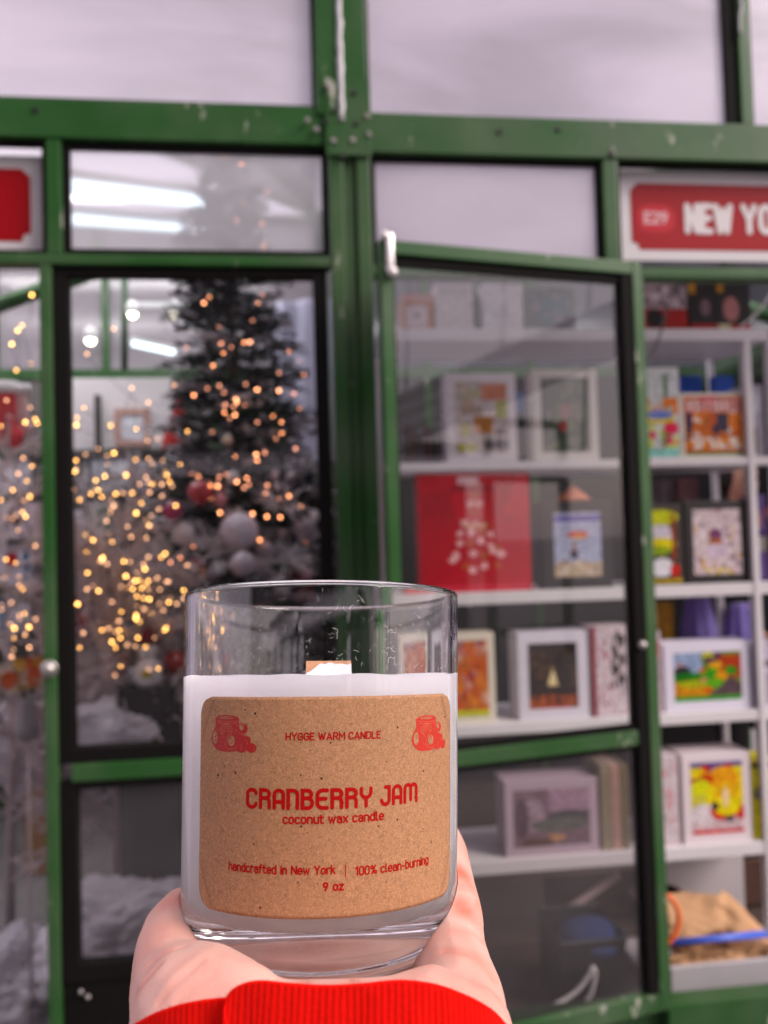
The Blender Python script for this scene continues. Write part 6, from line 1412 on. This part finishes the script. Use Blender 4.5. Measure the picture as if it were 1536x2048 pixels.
# finger and palm creases pressed into the one continuous surface
bpy.context.view_layer.update()
dg = bpy.context.evaluated_depsgraph_get()
hm = bpy.data.meshes.new_from_object(hand.evaluated_get(dg)); hand.modifiers.clear(); old = hand.data; hand.data = hm
hm.name = 'hand_surface'
from mathutils.bvhtree import BVHTree
nv = len(hm.vertices); co = np.empty(nv*3); hm.vertices.foreach_get('co', co); co = co.reshape(-1, 3)
no = np.empty(nv*3); hm.vertices.foreach_get('normal', no); no = no.reshape(-1, 3)
bvh = BVHTree.FromPolygons([tuple(v) for v in co], [tuple(p.vertices) for p in hm.polygons])
def onhand(px, py):
    h = bvh.ray_cast(CAM-person.location, ray(px, py)); return h[0]
# the palm flattens against the underside of the glass
JL = np.array(JMi @ Matrix.Translation(person.location)); JB = np.array(JM); 
loc = co @ JL[:3, :3].T + JL[:3, 3]; nl = no @ JL[:3, :3].T
r_ = np.hypot(loc[:, 0], loc[:, 1]); R0 = JR*.948
w_c = np.clip((R0-.0045-r_)/.002, 0, 1)*(loc[:, 2] > -.009)*(nl[:, 2] > .15)
loc[:, 2] = loc[:, 2]*(1-w_c)-.0003*w_c
inj = (r_ < R0-.006) & (loc[:, 2] > -.0003) & (loc[:, 2] < .02); loc[inj, 2] = -.0003
lim = R0+.0002+np.clip(loc[:, 2], 0, .1)*.03; inside = (r_ < lim) & (loc[:, 2] > .0045); sc_ = np.where(inside, lim/np.maximum(r_, 1e-6), 1)
loc[:, 0] *= sc_; loc[:, 1] *= sc_
JLi = np.array((Matrix.Translation(person.location)).inverted() @ JM); co = loc @ JLi[:3, :3].T + JLi[:3, 3]
flush = np.zeros(nv); disp = np.zeros(nv)
def near(p, r): 
    d = co-np.array(p); return np.exp(-(d*d).sum(1)/(r*r))
for pts, wd_, dp in [([(905, 1768), (925, 1766), (945, 1764), (962, 1762)], .0007, .0007), ([(905, 1776), (925, 1777), (945, 1773)], .0005, .0003),
                     ([(915, 1820), (930, 1818), (945, 1814), (958, 1812)], .0008, .0004), ([(925, 1858), (945, 1866), (963, 1880), (978, 1893)], .0007, .0005),
                     ([(885, 1902), (915, 1903), (946, 1911), (972, 1936), (985, 1955)], .0007, .0005),
                     ([(272, 1985), (290, 1960), (318, 1930)], .0008, .0004), ([(318, 2005), (345, 1972), (375, 1945), (402, 1922)], .0008, .0005), ([(350, 2015), (385, 1975), (425, 1950)], .0007, .0003),
                     ([(300, 1926), (330, 1905), (365, 1893)], .0010, .0006), ([(585, 1950), (600, 1957), (612, 1964)], .0006, .0006), ([(690, 1948), (700, 1957), (706, 1964)], .0006, .0006)]:
    sm_ = smoothpath([Vector((a, b, 0)) for a, b in pts], 10); acc = np.zeros(nv)
    for q in sm_:
        p = onhand(q.x, q.y)
        if p is None: continue
        acc = np.maximum(acc, near(p, wd_)); flush = np.maximum(flush, near(p, .0022)*.35)
    disp = np.maximum(disp, acc*dp)
for px, py, rr_, am in [(922, 1745, .0045, .9), (926, 1815, .0050, .85), (915, 1862, .004, .4), (932, 1700, .006, .45), (350, 1800, .005, .5), (400, 1960, .012, .35), (330, 1850, .007, .3)]:
    p = onhand(px, py)
    if p is not None: flush = np.maximum(flush, near(p, rr_)*am)
co -= no*disp[:, None]; hm.vertices.foreach_set('co', co.ravel()); hm.update()
fa = hm.attributes.new('flush', 'FLOAT', 'POINT'); fa.data.foreach_set('value', flush)
hm.polygons.foreach_set('use_smooth', [True]*len(hm.polygons))
if not hm.materials: hm.materials.append(bpy.data.materials['skin'])
_n = bpy.data.materials['skin'].node_tree; _p = _n.nodes['Principled BSDF']; _b = _p.inputs['Base Color'].links[0].from_socket
_a = _n.nodes.new('ShaderNodeAttribute'); _a.attribute_name = 'flush'; _m = _n.nodes.new('ShaderNodeMix'); _m.data_type = 'RGBA'; _m.inputs[7].default_value = (.62, .13, .07, 1)
_n.links.new(_a.outputs['Fac'], _m.inputs[0]); _n.links.new(_b, _m.inputs[6]); _n.links.new(_m.outputs[2], _p.inputs['Base Color'])
# sleeve
def knit():
    m = bpy.data.materials.new('red_knit'); m.use_nodes = True; n = m.node_tree.nodes; l = m.node_tree.links; p = n['Principled BSDF']
    tc = n.new('ShaderNodeTexCoord'); p.inputs['Roughness'].default_value = .9; p.inputs['Specular IOR Level'].default_value = .08; p.inputs['Sheen Weight'].default_value = .05; p.inputs['Sheen Tint'].default_value = (1, .25, .15, 1)
    wv = n.new('ShaderNodeTexWave'); wv.bands_direction = 'X'; wv.inputs['Scale'].default_value = 240; wv.inputs['Distortion'].default_value = .6; wv.inputs['Detail'].default_value = 2
    sepu = n.new('ShaderNodeAttribute'); sepu.attribute_name = 'rib'
    l.new(sepu.outputs['Vector'], wv.inputs['Vector'])
    nz = n.new('ShaderNodeTexNoise'); nz.inputs['Scale'].default_value = 900; nz.inputs['Detail'].default_value = 4; l.new(tc.outputs['Object'], nz.inputs[0])
    mx = n.new('ShaderNodeMix'); mx.data_type = 'RGBA'; mx.inputs[6].default_value = (.74, .003, .002, 1); mx.inputs[7].default_value = (.93, .008, .003, 1); l.new(nz.outputs[0], mx.inputs[0]); l.new(mx.outputs[2], p.inputs['Base Color'])
    b1 = n.new('ShaderNodeBump'); b1.inputs['Strength'].default_value = .24; b1.inputs['Distance'].default_value = .0006; l.new(wv.outputs['Fac'], b1.inputs['Height'])
    b2 = n.new('ShaderNodeBump'); b2.inputs['Strength'].default_value = .25; b2.inputs['Distance'].default_value = .0003; l.new(nz.outputs[0], b2.inputs['Height']); l.new(b1.outputs[0], b2.inputs['Normal']); l.new(b2.outputs[0], p.inputs['Normal'])
    return m
KNIT = knit()
def cuff(name, edge, depth_z, half_back, seed, thick=.0016):
    """a sleeve opening: front edge follows (px,py,z) points, then wraps round behind the wrist; falls away downward"""
    fr = smoothpath([Vector(cp(*e)) for e in edge], 8)
    a, b = fr[0], fr[-1]; n = 40
    mid = (a+b)/2; back = []
    for i in range(1, n):
        t = i/n*math.pi; d = (b-a)/2
        back.append(mid+d*math.cos(t)+fwd*half_back*math.sin(t)-upv*.055*math.sin(t))
    ring = fr+back; N = len(ring); V, F = [], []; rib = []
    dn = (-upv*.95-fwd*.10).normalized(); c = sum(ring, Vector())/N; per = 0
    arc = [0]
    for i in range(1, N): arc.append(arc[-1]+(ring[i]-ring[i-1]).length)
    rows = [(-.0022, .982), (-.0006, .990), (0, 1.0), (.0006, 1.006), (.003, 1.010), (.010, 1.02), (.02, 1.03), (.035, 1.04), (.06, 1.04), (.10, 1.05), (.16, 1.1)]
    for j, (dd, s) in enumerate(rows):
        for i, p in enumerate(ring):
            e = p-c; e = e-dn*e.dot(dn)
            wob = mn.noise(Vector((i*.23+seed, dd*60, 0)))*.0012*min(1, max(0, dd*60))
            q = p+dn*abs(dd)*(1 if dd >= 0 else 1)+e*(s-1)+e.normalized()*wob
            V.append(q-person.location); rib.append((arc[i], dd, 0))
    for j in range(len(rows)-1):
        for i in range(N): F.append((j*N+i, j*N+(i+1) % N, (j+1)*N+(i+1) % N, (j+1)*N+i))
    me = mesh_from(name, V, F, True); at_ = me.attributes.new('rib', 'FLOAT_VECTOR', 'POINT'); at_.data.foreach_set('vector', [x for r_ in rib for x in r_])
    o = link(name, me, KNIT, person)
    # loose fibres standing off the edge
    g = random.Random(seed); HV, HF = [], []
    for i in range(900):
        q = fr[g.randrange(len(fr)-1)]; q2 = fr[min(len(fr)-1, fr.index(q)+1)]; p = q.lerp(q2, g.random())+dn*g.uniform(0, .0012)-fwd*g.uniform(-.0004, .0008)-person.location
        d = (upv*g.uniform(.2, 1)+rgt*g.uniform(-.8, .8)-fwd*g.uniform(0, .6)).normalized()*g.uniform(.0003, .0011); sd_ = rgt*.00003
        m_ = p+d*.6+rgt*g.uniform(-.0002, .0002); b = len(HV); HV += [p-sd_, p+sd_, m_+sd_*.8, m_-sd_*.8, p+d]; HF += [(b, b+1, b+2, b+3), (b+3, b+2, b+4)]
    fz = link('knit_fuzz', mesh_from('knit_fuzz', HV, HF), KNIT, o); fz['kind'] = 'stuff'
    fz.data.attributes.new('rib', 'FLOAT_VECTOR', 'POINT')
    return o
cuff('sleeve', [(452, 2052, .147), (449, 2010, .1475), (458, 1985, .148), (482, 1968, .148), (520, 1960, .1475), (580, 1965, .147), (650, 1969, .147), (720, 1966, .147), (800, 1959, .1475), (870, 1967, .1485), (930, 1988, .150), (975, 2012, .152), (1003, 2036, .155), (1030, 2075, .160), (1050, 2130, .170)], 0, .038, 3)
cuff('undersleeve', [(215, 2110, .165), (250, 2062, .158), (300, 2030, .153), (350, 2011, .151), (400, 2000, .1500), (455, 1994, .1495), (520, 1992, .1495), (600, 1998, .1495)], 0, .030, 8)
